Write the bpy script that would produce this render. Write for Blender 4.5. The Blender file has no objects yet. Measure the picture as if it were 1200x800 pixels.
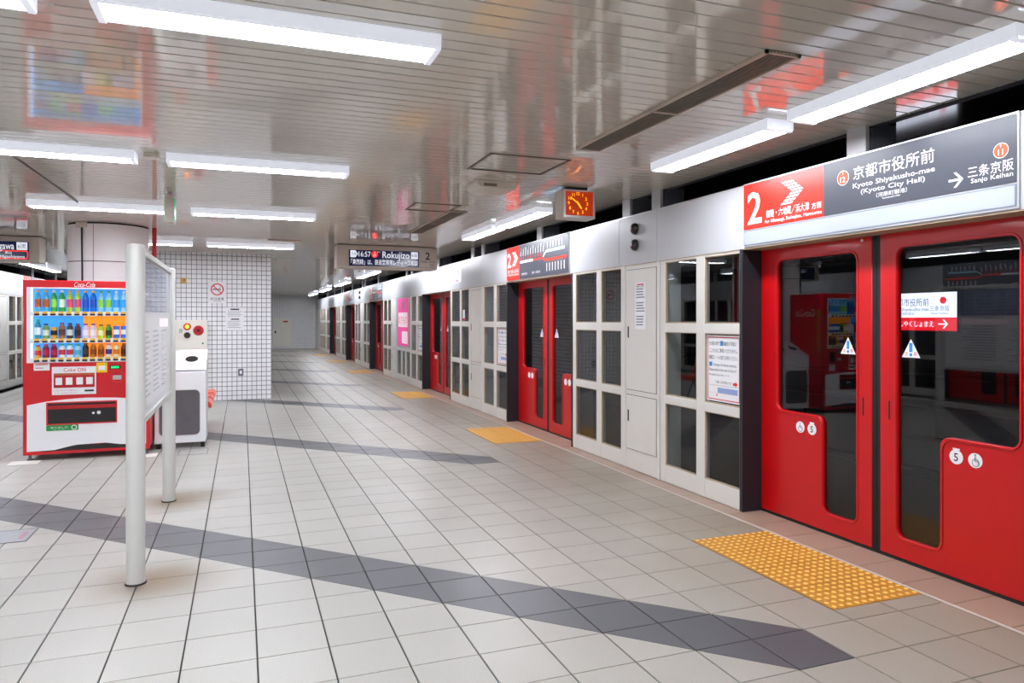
import bpy, bmesh, math, random
from mathutils import Matrix, Vector
random.seed(7)
PI = math.pi
SC = bpy.context.scene
COL = SC.collection

# ------------------------------------------------------------------ camera, world, exposure
cam_d = bpy.data.cameras.new('camera'); cam = bpy.data.objects.new('camera', cam_d); COL.objects.link(cam)
cam_d.sensor_width = 36.0
cam_d.lens = 836.18 / 1200 * 36.0
cam_d.shift_y = -25.35 / 1200
cam_d.clip_start = 0.05
cam.location = (0, 0, 1.449)
cam.rotation_euler = (PI / 2, 0, -0.36178)
SC.camera = cam
world = bpy.data.worlds.new('world'); SC.world = world
world.use_nodes = True
world.node_tree.nodes['Background'].inputs[0].default_value = (0.02, 0.02, 0.022, 1)
world.node_tree.nodes['Background'].inputs[1].default_value = 1.0
SC.view_settings.view_transform = 'Standard'
SC.view_settings.look = 'None'
SC.view_settings.gamma = 1.0
SC.view_settings.use_curve_mapping = False
SC.view_settings.exposure = 0.05
TUBE = 46.0          # strength of the fluorescent diffusers
SC.cycles.max_bounces = 10
SC.cycles.diffuse_bounces = 4
SC.cycles.glossy_bounces = 4
SC.cycles.transparent_max_bounces = 24
SC.cycles.sample_clamp_indirect = 6.0
SC.cycles.use_denoising = True

# ------------------------------------------------------------------ helpers
def lin(c):
    if isinstance(c, str):
        c = [int(c[i:i + 2], 16) / 255 for i in (0, 2, 4)]
    return tuple((x / 12.92 if x <= 0.04045 else ((x + 0.055) / 1.055) ** 2.4) for x in c)

def mat(name, col, rough=0.5, metal=0.0, ior=1.5, emit=0.0, ecol=None, noise=0.0, nscale=8.0, bump=0.0, bscale=60.0, coat=0.0, stretch=None):
    m = bpy.data.materials.new(name); m.use_nodes = True
    nt = m.node_tree; b = nt.nodes['Principled BSDF']
    c = lin(col)
    b.inputs['Base Color'].default_value = (*c, 1)
    b.inputs['Roughness'].default_value = rough
    b.inputs['Metallic'].default_value = metal
    b.inputs['IOR'].default_value = ior
    b.inputs['Coat Weight'].default_value = coat
    b.inputs['Coat Roughness'].default_value = 0.05
    if emit:
        b.inputs['Emission Color'].default_value = (*(lin(ecol) if ecol else c), 1)
        b.inputs['Emission Strength'].default_value = emit
    if noise or bump:
        geo = nt.nodes.new('ShaderNodeNewGeometry')
        vec = geo.outputs['Position']
        if stretch:
            mp = nt.nodes.new('ShaderNodeMapping'); mp.inputs['Scale'].default_value = stretch
            nt.links.new(vec, mp.inputs[0]); vec = mp.outputs[0]
    if noise:
        n = nt.nodes.new('ShaderNodeTexNoise'); n.inputs['Scale'].default_value = nscale; n.inputs['Detail'].default_value = 4
        nt.links.new(vec, n.inputs['Vector'])
        mx = nt.nodes.new('ShaderNodeMix'); mx.data_type = 'RGBA'
        mx.inputs['A'].default_value = (*[x * (1 - noise) for x in c], 1)
        mx.inputs['B'].default_value = (*[min(1, x * (1 + noise)) for x in c], 1)
        nt.links.new(n.outputs['Fac'], mx.inputs['Factor']); nt.links.new(mx.outputs['Result'], b.inputs['Base Color'])
    if bump:
        n = nt.nodes.new('ShaderNodeTexNoise'); n.inputs['Scale'].default_value = bscale
        nt.links.new(vec, n.inputs['Vector'])
        bp = nt.nodes.new('ShaderNodeBump'); bp.inputs['Strength'].default_value = bump; bp.inputs['Distance'].default_value = 0.01
        nt.links.new(n.outputs['Fac'], bp.inputs['Height']); nt.links.new(bp.outputs['Normal'], b.inputs['Normal'])
    return m

def glass_mat(name, tint, base=0.045):
    m = bpy.data.materials.new(name); m.use_nodes = True
    nt = m.node_tree; nt.nodes.clear()
    out = nt.nodes.new('ShaderNodeOutputMaterial'); mix = nt.nodes.new('ShaderNodeMixShader')
    tr = nt.nodes.new('ShaderNodeBsdfTransparent'); gl = nt.nodes.new('ShaderNodeBsdfGlossy')
    tr.inputs[0].default_value = (*tint, 1); gl.inputs['Roughness'].default_value = 0.0
    lw = nt.nodes.new('ShaderNodeLayerWeight'); lw.inputs[0].default_value = 0.5
    pw = nt.nodes.new('ShaderNodeMath'); pw.operation = 'POWER'; pw.inputs[1].default_value = 5.0
    ma = nt.nodes.new('ShaderNodeMath'); ma.operation = 'MULTIPLY_ADD'; ma.inputs[1].default_value = 1 - base; ma.inputs[2].default_value = base
    nt.links.new(lw.outputs['Facing'], pw.inputs[0]); nt.links.new(pw.outputs[0], ma.inputs[0])
    nt.links.new(ma.outputs[0], mix.inputs[0]); nt.links.new(tr.outputs[0], mix.inputs[1]); nt.links.new(gl.outputs[0], mix.inputs[2])
    nt.links.new(mix.outputs[0], out.inputs[0])
    return m

class MB:
    def __init__(s): s.v = []; s.f = []
    def box(s, x0, x1, y0, y1, z0, z1):
        b = len(s.v)
        s.v += [(x0, y0, z0), (x1, y0, z0), (x1, y1, z0), (x0, y1, z0), (x0, y0, z1), (x1, y0, z1), (x1, y1, z1), (x0, y1, z1)]
        s.f += [tuple(b + i for i in q) for q in ((0, 3, 2, 1), (4, 5, 6, 7), (0, 1, 5, 4), (1, 2, 6, 5), (2, 3, 7, 6), (3, 0, 4, 7))]
        return s
    def prism(s, poly, axis, a, b):
        # poly: 2D points; axis 'x': (y,z), 'y': (x,z), 'z': (x,y)
        n = len(poly); o = len(s.v)
        def P(p, t): return {'x': (t, p[0], p[1]), 'y': (p[0], t, p[1]), 'z': (p[0], p[1], t)}[axis]
        s.v += [P(p, a) for p in poly] + [P(p, b) for p in poly]
        s.f += [tuple(o + i for i in range(n)), tuple(o + n + i for i in reversed(range(n)))]
        s.f += [(o + i, o + n + i, o + n + (i + 1) % n, o + (i + 1) % n) for i in range(n)]
        return s
    def tube(s, p0, p1, r, n=12, r1=None):
        p0, p1 = Vector(p0), Vector(p1); d = (p1 - p0).normalized()
        a = d.orthogonal().normalized(); b = d.cross(a); r1 = r if r1 is None else r1; o = len(s.v)
        for p, q in ((p0, r), (p1, r1)):
            for i in range(n):
                t = 2 * PI * i / n; s.v.append(tuple(p + a * q * math.cos(t) + b * q * math.sin(t)))
        s.f += [tuple(o + i for i in reversed(range(n))), tuple(o + n + i for i in range(n))]
        s.f += [(o + i, o + (i + 1) % n, o + n + (i + 1) % n, o + n + i) for i in range(n)]
        return s
    def lathe(s, prof, n=12, c=(0, 0, 0)):
        o = len(s.v); k = len(prof)
        for r, z in prof:
            for i in range(n):
                t = 2 * PI * i / n; s.v.append((c[0] + r * math.cos(t), c[1] + r * math.sin(t), c[2] + z))
        for j in range(k - 1):
            for i in range(n):
                s.f.append((o + j * n + i, o + j * n + (i + 1) % n, o + (j + 1) * n + (i + 1) % n, o + (j + 1) * n + i))
        s.f += [tuple(o + i for i in reversed(range(n))), tuple(o + (k - 1) * n + i for i in range(n))]
        return s
    def mesh(s, name, m, bevel=0.0, smooth=False, seg=2):
        me = bpy.data.meshes.new(name); me.from_pydata(s.v, [], s.f); me.materials.append(m)
        bm = bmesh.new(); bm.from_mesh(me)
        bmesh.ops.recalc_face_normals(bm, faces=bm.faces[:])
        if bevel: bmesh.ops.bevel(bm, geom=bm.edges[:], offset=bevel, segments=seg, affect='EDGES', profile=0.5)
        bm.to_mesh(me); bm.free()
        if smooth:
            me.shade_smooth() if hasattr(me, 'shade_smooth') else None
            for p in me.polygons: p.use_smooth = True
            try: me.set_sharp_from_angle(angle=0.7)
            except Exception: pass
        return me

# frames for flat work: (right, up, normal)
F_RIGHT = (Vector((0, -1, 0)), Vector((0, 0, 1)), Vector((-1, 0, 0)))   # faces -x
F_FRONT = (Vector((1, 0, 0)), Vector((0, 0, 1)), Vector((0, -1, 0)))    # faces -y
F_XPOS = (Vector((0, 1, 0)), Vector((0, 0, 1)), Vector((1, 0, 0)))      # faces +x
F_UP = (Vector((1, 0, 0)), Vector((0, 1, 0)), Vector((0, 0, 1)))
def fmat(fr, org):
    r, u, n = fr
    return Matrix(((r.x, u.x, n.x, org[0]), (r.y, u.y, n.y, org[1]), (r.z, u.z, n.z, org[2]), (0, 0, 0, 1)))

def text_mesh(items, fr, m, thick=0.0006, name='lettering'):
    """items: (string, origin3d, height, align, width or None, bold, shear)"""
    vs, fs = [], []
    for it in items:
        body, org, h = it[0], it[1], it[2]
        al = it[3] if len(it) > 3 else 'C'; wid = it[4] if len(it) > 4 else None
        bold = it[5] if len(it) > 5 else 0.0; sh = it[6] if len(it) > 6 else 0.0
        cu = bpy.data.curves.new('t', 'FONT'); cu.body = body; cu.size = 1.0; cu.resolution_u = 2
        cu.offset = bold * (0.25 if any(ord(ch) > 0x2000 for ch in body) else 0.5); cu.shear = sh; cu.extrude = 0.0; cu.fill_mode = 'FRONT'
        ob = bpy.data.objects.new('t', cu); me = bpy.data.meshes.new_from_object(ob)
        if not me.vertices: continue
        xs = [v.co.x for v in me.vertices]; ys = [v.co.y for v in me.vertices]
        x0, x1 = min(xs), max(xs); cjk = any(ord(ch) > 0x2000 for ch in body)
        sy = h / (0.9 if cjk else 0.72); yc = 0.385 if cjk else 0.35
        sx = (wid / (x1 - x0)) if wid else sy
        ox = {'C': -(x0 + x1) / 2, 'L': -x0, 'R': -x1}[al]
        M = fmat(fr, org); b = len(vs)
        for v in me.vertices: vs.append(tuple(M @ Vector(((v.co.x + ox) * sx, (v.co.y - yc) * sy, thick))))
        for p in me.polygons: fs.append(tuple(b + i for i in p.vertices))
        bpy.data.objects.remove(ob); bpy.data.curves.remove(cu); bpy.data.meshes.remove(me)
    me = bpy.data.meshes.new(name); me.from_pydata(vs, [], fs); me.materials.append(m)
    return me

def plate_mesh(loops, fr, org, thick, m, bevel=0.0, name='plate'):
    """filled outline(s) with holes, thickness along the normal, front face at org + thick."""
    cu = bpy.data.curves.new('p', 'CURVE'); cu.dimensions = '2D'; cu.fill_mode = 'BOTH'
    cu.extrude = thick / 2 - bevel; cu.bevel_depth = bevel; cu.bevel_resolution = 1; cu.offset = -bevel
    for lp in loops:
        sp = cu.splines.new('POLY'); sp.points.add(len(lp) - 1); sp.use_cyclic_u = True
        for p, q in zip(sp.points, lp): p.co = (q[0], q[1], 0, 1)
    ob = bpy.data.objects.new('p', cu); me = bpy.data.meshes.new_from_object(ob)
    me.transform(fmat(fr, org) @ Matrix.Translation((0, 0, thick / 2)))
    me.name = name; me.materials.clear(); me.materials.append(m)
    bpy.data.objects.remove(ob); bpy.data.curves.remove(cu)
    return me

def round_poly(pts, r, n=5):
    out = []; k = len(pts)
    for i in range(k):
        p, a, b = Vector(pts[i]), Vector(pts[i - 1]), Vector(pts[(i + 1) % k])
        rr = r[i] if isinstance(r, (list, tuple)) else r
        da, db = (a - p).normalized(), (b - p).normalized()
        s, e = p + da * rr, p + db * rr; c = p + da * rr + db * rr
        for j in range(n + 1):
            t = j / n
            q = c + (s - c) * math.cos(t * PI / 2) + (e - c) * math.sin(t * PI / 2)
            out.append((q.x, q.y))
    return out
def rect(x0, x1, y0, y1): return [(x0, y0), (x1, y0), (x1, y1), (x0, y1)]
def circ(cx, cy, r, n=24): return [(cx + r * math.cos(2 * PI * i / n), cy + r * math.sin(2 * PI * i / n)) for i in range(n)]

def thing(name, label, cat, loc=(0, 0, 0), rz=0.0, group=None):
    o = bpy.data.objects.new(name, None); COL.objects.link(o); o.empty_display_size = 0.1
    o.location = loc; o.rotation_euler = (0, 0, rz); o['label'] = label; o['category'] = cat
    if group: o['group'] = group
    return o
def part(parent, name, me, label=None, kind=None):
    o = bpy.data.objects.new(name, me); COL.objects.link(o); o.parent = parent
    if label: o['label'] = label
    if kind: o['kind'] = kind
    return o
def single(name, me, label, cat, loc=(0, 0, 0), rz=0.0, group=None):
    o = bpy.data.objects.new(name, me); COL.objects.link(o); o.location = loc; o.rotation_euler = (0, 0, rz)
    o['label'] = label; o['category'] = cat
    if group: o['group'] = group
    return o
def struct(name, me, label=None):
    o = bpy.data.objects.new(name, me); COL.objects.link(o); o['kind'] = 'structure'
    if label: o['label'] = label
    return o
def dup(root, loc, rz, label, group=None):
    def cp(o, parent):
        c = o.copy(); COL.objects.link(c); c.parent = parent
        for ch in list(o.children): cp(ch, c)
        return c
    r = cp(root, None); r.location = loc; r.rotation_euler = (0, 0, rz); r['label'] = label
    if group: r['group'] = group
    return r
ORD = ['nearest', 'second', 'third', 'fourth', 'fifth', 'sixth', 'seventh', 'eighth', 'ninth', 'tenth', 'eleventh', 'twelfth', 'thirteenth', 'fourteenth', 'fifteenth', 'sixteenth', 'seventeenth', 'eighteenth']
NTH = ['first'] + ORD[1:]

# ------------------------------------------------------------------ materials
white_paint = mat('white_painted_steel', 'dcdad4', 0.35, noise=0.05, nscale=5, bump=0.02)
header_metal = mat('header_brushed_aluminium', 'b9bbbf', 0.34, metal=0.0, noise=0.03, nscale=3, stretch=(1, 8, 1))
door_red = mat('door_red_enamel', 'bc000a', 0.34, noise=0.05, nscale=3, coat=0.1)
black_rubber = mat('black_rubber', '0c0d10', 0.55)
jamb_dark = mat('jamb_dark_blue_black', '171a22', 0.5, noise=0.08, nscale=6)
glass = glass_mat('door_glass', (0.74, 0.77, 0.78), 0.055)
clear = glass_mat('clear_acrylic', (0.93, 0.94, 0.95), 0.04)
sign_red = mat('sign_red', 'e62a18', 0.3)
sign_dark = mat('sign_slate', '3f434d', 0.34, ior=1.5)
ink_white = mat('white_print', 'eeeeee', 0.5)
ink_black = mat('black_print', '1d1d22', 0.6)
ink_grey = mat('grey_print', '8b8f98', 0.6)
ink_red = mat('red_print', 'd0222c', 0.6)
ink_blue = mat('blue_print', '2a8ed0', 0.6)
ink_orange = mat('orange_print', 'dd4a18', 0.5)
paper = mat('white_paper', 'eeeff2', 0.6)
alu = mat('aluminium_frame', 'c9cacc', 0.3, metal=0.6)
sign_white = mat('sign_white_strip', 'a2a9b6', 0.35)
sign_grey = mat('sign_grey_line', '77808c', 0.4)
beige_metal = mat('beige_painted_metal', 'cfc6ba', 0.35, noise=0.03)
dark_metal = mat('dark_vent_metal', '776c5e', 0.45, metal=0.1)
dark_gap = mat('dark_gap', '0a0908', 0.9)
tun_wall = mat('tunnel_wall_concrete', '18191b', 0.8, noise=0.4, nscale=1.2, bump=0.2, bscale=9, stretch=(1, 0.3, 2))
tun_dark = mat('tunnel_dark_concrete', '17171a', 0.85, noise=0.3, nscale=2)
soffit_m = mat('dark_glossy_soffit', '201d20', 0.08, ior=1.7)
light_house = mat('light_housing_translucent', 'dfe3ee', 0.4, emit=0.5, ecol='e6ebf8')
tube_m = mat('fluorescent_diffuser', 'ffffff', 0.5, emit=TUBE, ecol=(0.955, 0.965, 1.0))
post_paint = mat('post_grey_white_enamel', 'c3c4c0', 0.3, noise=0.04, nscale=14)
pillar_m = mat('pillar_white_enamel', 'fafbfc', 0.3)
yellow = mat('tactile_yellow', 'd8930e', 0.45, noise=0.12, nscale=25)

def tile_wall_mat(name, axis, grt='74757c'):
    m = mat(name, 'f0f1f4', 0.22)
    nt = m.node_tree; b = nt.nodes['Principled BSDF']
    geo = nt.nodes.new('ShaderNodeNewGeometry'); sep = nt.nodes.new('ShaderNodeSeparateXYZ'); cmb = nt.nodes.new('ShaderNodeCombineXYZ')
    nt.links.new(geo.outputs['Position'], sep.inputs[0])
    nt.links.new(sep.outputs['X' if axis == 'x' else 'Y'], cmb.inputs[0]); nt.links.new(sep.outputs['Z'], cmb.inputs[1])
    br = nt.nodes.new('ShaderNodeTexBrick'); br.offset = 0.0; br.squash = 1.0
    br.inputs['Scale'].default_value = 1.0; br.inputs['Brick Width'].default_value = 0.0838; br.inputs['Row Height'].default_value = 0.0838
    br.inputs['Mortar Size'].default_value = 0.0048; br.inputs['Mortar Smooth'].default_value = 0.1
    br.inputs['Color1'].default_value = (*lin('f8f9fb'), 1); br.inputs['Color2'].default_value = (*lin('f0f2f6'), 1); br.inputs['Mortar'].default_value = (*lin(grt), 1)
    nt.links.new(cmb.outputs[0], br.inputs['Vector']); nt.links.new(br.outputs['Color'], b.inputs['Base Color'])
    bp = nt.nodes.new('ShaderNodeBump'); bp.inputs['Strength'].default_value = 0.5; bp.inputs['Distance'].default_value = 0.004; bp.invert = True
    nt.links.new(br.outputs['Fac'], bp.inputs['Height']); nt.links.new(bp.outputs['Normal'], b.inputs['Normal'])
    return m
tile_x = tile_wall_mat('white_wall_tiles', 'x'); tile_far = tile_wall_mat('far_wall_tiles', 'x', 'b4b6bc'); tile_y = tile_wall_mat('white_wall_tiles_side', 'y')

POSTS = [(-0.54, 4.405), (-0.56, 6.312)]
def floor_mat(name, col, warm, stain=True):
    m = mat(name, col, 0.38); nt = m.node_tree; b = nt.nodes['Principled BSDF']; N = nt.nodes; L = nt.links
    geo = N.new('ShaderNodeNewGeometry'); oi = N.new('ShaderNodeObjectInfo')
    sp = N.new('ShaderNodeTexNoise'); sp.inputs['Scale'].default_value = 160; sp.inputs['Detail'].default_value = 3; L.new(geo.outputs['Position'], sp.inputs['Vector'])
    bg = N.new('ShaderNodeTexNoise'); bg.inputs['Scale'].default_value = 1.3; bg.inputs['Detail'].default_value = 6; L.new(geo.outputs['Position'], bg.inputs['Vector'])
    # a little lighter / darker by speckle and by tile
    a = N.new('ShaderNodeMath'); a.operation = 'MULTIPLY_ADD'; a.inputs[1].default_value = 0.44; a.inputs[2].default_value = 0.75; L.new(sp.outputs['Fac'], a.inputs[0])
    r = N.new('ShaderNodeMath'); r.operation = 'MULTIPLY_ADD'; r.inputs[1].default_value = 0.07; L.new(oi.outputs['Random'], r.inputs[0]); L.new(a.outputs[0], r.inputs[2])
    mul = N.new('ShaderNodeMix'); mul.data_type = 'RGBA'; mul.blend_type = 'MULTIPLY'; mul.inputs['Factor'].default_value = 1.0
    mul.inputs['A'].default_value = (*lin(col), 1); L.new(r.outputs[0], mul.inputs['B'])
    # browner towards the right platform edge, and rusty rings round the board posts
    sep = N.new('ShaderNodeSeparateXYZ'); L.new(geo.outputs['Position'], sep.inputs[0])
    ad = N.new('ShaderNodeMath'); ad.operation = 'MULTIPLY_ADD'; ad.inputs[1].default_value = 1.2; L.new(bg.outputs['Fac'], ad.inputs[0]); L.new(sep.outputs['X'], ad.inputs[2])
    mr = N.new('ShaderNodeMapRange'); mr.inputs['From Min'].default_value = 1.3; mr.inputs['From Max'].default_value = 4.1; mr.inputs['To Max'].default_value = 1.0; L.new(ad.outputs[0], mr.inputs['Value'])
    last = mr.outputs[0]
    for (px, py) in POSTS:
        d = N.new('ShaderNodeVectorMath'); d.operation = 'DISTANCE'; L.new(geo.outputs['Position'], d.inputs[0]); d.inputs[1].default_value = (px + 0.06, py + 0.02, 0)
        w = N.new('ShaderNodeMath'); w.operation = 'MULTIPLY_ADD'; w.inputs[1].default_value = 0.5; L.new(bg.outputs['Fac'], w.inputs[0]); L.new(d.outputs['Value'], w.inputs[2])
        m2 = N.new('ShaderNodeMapRange'); m2.interpolation_type = 'SMOOTHSTEP'; m2.inputs['From Min'].default_value = 0.20; m2.inputs['From Max'].default_value = 0.72; m2.inputs['To Min'].default_value = 1.35; m2.inputs['To Max'].default_value = 0.0
        L.new(w.outputs[0], m2.inputs['Value'])
        mx = N.new('ShaderNodeMath'); mx.operation = 'MAXIMUM'; L.new(last, mx.inputs[0]); L.new(m2.outputs[0], mx.inputs[1]); last = mx.outputs[0]
    mix = N.new('ShaderNodeMix'); mix.data_type = 'RGBA'; mix.clamp_factor = False; L.new(last, mix.inputs['Factor']); L.new(mul.outputs['Result'], mix.inputs['A'])
    wm = N.new('ShaderNodeMix'); wm.data_type = 'RGBA'; wm.blend_type = 'MULTIPLY'; wm.inputs['Factor'].default_value = 1.0; L.new(mul.outputs['Result'], wm.inputs['A']); wm.inputs['B'].default_value = (*warm, 1)
    L.new(wm.outputs['Result'], mix.inputs['B']); L.new(mix.outputs['Result'], b.inputs['Base Color'])
    rr = N.new('ShaderNodeMapRange'); rr.inputs['To Min'].default_value = 0.28; rr.inputs['To Max'].default_value = 0.5; L.new(bg.outputs['Fac'], rr.inputs['Value']); L.new(rr.outputs[0], b.inputs['Roughness'])
    bp = N.new('ShaderNodeBump'); bp.inputs['Strength'].default_value = 0.12; bp.inputs['Distance'].default_value = 0.002; L.new(sp.outputs['Fac'], bp.inputs['Height']); L.new(bp.outputs['Normal'], b.inputs['Normal'])
    return m
tile_light = floor_mat('floor_tile_light_grey', 'a8a7a1', (0.64, 0.54, 0.44))
tile_dark = floor_mat('floor_tile_slate', '57595d', (0.60, 0.55, 0.55))
edge_tile = floor_mat('edge_tile_pinkish', 'ab9c92', (0.76, 0.64, 0.55))
grout = mat('floor_grout', '3d3936', 0.85)
line_white = mat('white_line', 'bdb5ae', 0.5, noise=0.05, nscale=30)

# ceiling strip: glossy beige enamel with slight sheet-metal waviness
strip_m = mat('ceiling_strip_enamel', 'd0cabf', 0.06, ior=2.5)

# ------------------------------------------------------------------ dimensions
XR, XL = 3.53, -4.65           # platform-side faces of the two screen-door walls
Y0, Y1 = -4.5, 37.6            # ends of the hall
ZC = 2.65                      # ceiling
DOORS = [3.36, 8.46, 13.56, 20.15, 25.25, 30.35]

# ------------------------------------------------------------------ floor
X0G, Y0G, T = 0.362, 4.7427, 0.3
floor = struct('floor', MB().box(XL - 0.35, XR + 0.35, Y0, Y1, -1.2, -0.006).mesh('floor', grout), 'grey tiled platform floor with dark diagonal bands')
GX, GY = 0.0036, 0.0028
def tile_poly(kind):
    h = T / 2; x, y = h - GX, h - GY
    if kind == 'full': return [(-x, -y), (x, -y), (x, y), (-x, y)]
    g = 0.0018
    if kind == 'hi': return [(x, -y + g), (x, y), (-x + g, y)]        # x+y > 0 half
    return [(-x, -y), (x - g, -y), (-x, y - g)]
def tile_mesh(kind, m):
    me = bpy.data.meshes.new('floor_tile')
    P = tile_poly(kind); n = len(P); c = Vector((sum(p[0] for p in P) / n, sum(p[1] for p in P) / n))
    top = [c + (Vector(p) - c) * 0.993 for p in P]
    v = [(p[0], p[1], -0.006) for p in P] + [(p[0], p[1], -0.0012) for p in P] + [(q.x, q.y, 0) for q in top]
    f = []
    for k in (0, n): f += [(k + i, k + (i + 1) % n, k + n + (i + 1) % n, k + n + i) for i in range(n)]
    f.append(tuple(range(2 * n, 3 * n)))
    me.from_pydata(v, [], f); me.materials.append(m); return me
TM = {(k, d): tile_mesh(k, tile_dark if d else tile_light) for k in ('full', 'hi', 'lo') for d in (0, 1)}
S0 = X0G + Y0G
def in_band(x, y):
    if x > X0G + 7 * T or x < -3.55: return False
    s = x + y - S0; k = round((s + 0.3) / 4.5); s -= 4.5 * k
    if not (-0.6 < s < 0): return False
    return y > Y0G - 8 * T + 4.5 * k or k > 0 and y > Y0G - 8 * T + 4.5 * k
pieces = []
core = (-1.63, 0.505, 13.84)
for i in range(-17, 10):
    for j in range(-110, 26):
        cx, cy = X0G + (i + 0.5) * T, Y0G - (j + 0.5) * T
        if cy < -1.9 or cy > Y1: continue
        if core[0] < cx < core[1] and cy > core[2] + 0.1: continue
        a, b = in_band(cx + 0.07, cy + 0.07), in_band(cx - 0.07, cy - 0.07)
        # the diagonal band edges cut tiles corner to corner
        if a == b: pieces.append((cx, cy, 'full', int(a)))
        else: pieces += [(cx, cy, 'hi', int(a)), (cx, cy, 'lo', int(b))]
cyw, syw = math.cos(0.36178), math.sin(0.36178)
def seen_size(p):
    zc = p[0] * syw + p[1] * cyw; xc = p[0] * cyw - p[1] * syw
    if zc < 2.4 or abs(xc / zc) > 0.73: return 1e9 + abs(p[1])
    return zc
pieces.sort(key=seen_size)
for (x, y, k, d) in pieces[:300]:
    o = part(floor, 'floor_tile', TM[(k, d)]); o.location = (x, y, 0)
def join_pieces(lst):
    vs, fs, mi = [], [], []
    for (x, y, k, d) in lst:
        me = TM[(k, d)]; b = len(vs)
        vs += [(v.co.x + x, v.co.y + y, v.co.z) for v in me.vertices]
        for p in me.polygons: fs.append(tuple(b + i for i in p.vertices)); mi.append(d)
    me = bpy.data.meshes.new('floor_tiles_beyond'); me.from_pydata(vs, [], fs); me.materials.append(tile_light); me.materials.append(tile_dark)
    for p, d in zip(me.polygons, mi): p.material_index = d
    return me
part(floor, 'floor_tiling', join_pieces(pieces[300:]), kind='stuff')
# pinkish edge tiles beside the screen doors, thin white line
XE = X0G + 10 * T
edge_me = MB().box(0.0, 0.155, -T / 2 + GY, T / 2 - GY, -0.006, 0).mesh('edge_tile', edge_tile)
edge_me_w = MB().box(0.0, 0.36, -T / 2 + GY, T / 2 - GY, -0.006, 0).mesh('edge_tile', edge_tile)
for k in range(-2, 60):
    o = part(floor, 'edge_tile', edge_me_w); o.location = (XE + 0.034, 3.36 + (k - 7) * T, 0)
mb = MB().box(XE + 0.034, XR + 0.3, 3.36 + 52.6 * T, Y1, -0.006, 0).box(XE - 0.0, XE + 0.002, Y0, Y1, -0.006, -0.001)
part(floor, 'edge_strip', mb.mesh('edge_strip', edge_tile))
part(floor, 'edge_strip', MB().box(XL - 0.35, X0G - 16 * T - 0.0, Y0, Y1, -0.006, 0).mesh('edge_strip', edge_tile))
struct('trim_1', MB().box(XE + 0.005, XE + 0.028, -1.9, Y1, -0.006, 0.0008).mesh('trim_1', line_white), 'thin white line along the platform edge')

# ------------------------------------------------------------------ ceiling of narrow strips
XCL, XCR = -4.77, 3.65
ceiling = struct('ceiling', MB().box(XCL, XCR, Y0, Y1, ZC + 0.028, ZC + 0.4).mesh('ceiling', dark_gap), 'glossy beige strip ceiling')
sm = MB().prism([(-0.0447, 0.028), (-0.0447, 0.003), (-0.0436, 0), (0.0436, 0), (0.0447, 0.003), (0.0447, 0.028)], 'x', XCL, XCR).mesh('ceiling_strip', strip_m)
Ys = 2.263 + 0.05
k0 = int((0.9 - Ys) / 0.1)
for k in range(k0, k0 + 300):
    o = part(ceiling, 'ceiling_strip', sm); o.location = (0, Ys + 0.1 * k, ZC); o.rotation_euler = (random.gauss(0, 0.0013), random.gauss(0, 0.00003), 0)
mb = MB()
for k in list(range(-68, k0)) + list(range(k0 + 300, 354)):
    y = Ys + 0.1 * k
    if Y0 < y < Y1: mb.prism([(y - 0.0447, ZC + 0.028), (y - 0.0447, ZC + 0.003), (y - 0.0436, ZC), (y + 0.0436, ZC), (y + 0.0447, ZC + 0.003), (y + 0.0447, ZC + 0.028)], 'x', XCL, XCR)
part(ceiling, 'ceiling_stripping', mb.mesh('ceiling_stripping', strip_m), kind='stuff')
for k, (a, b) in enumerate(((XCR, XCR + 0.035), (XCL - 0.035, XCL))):
    struct('trim_%d' % (k + 2), MB().box(a, b, Y0, Y1, ZC - 0.012, ZC + 0.06).mesh('trim', jamb_dark), 'dark edge trim of the strip ceiling')

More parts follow.
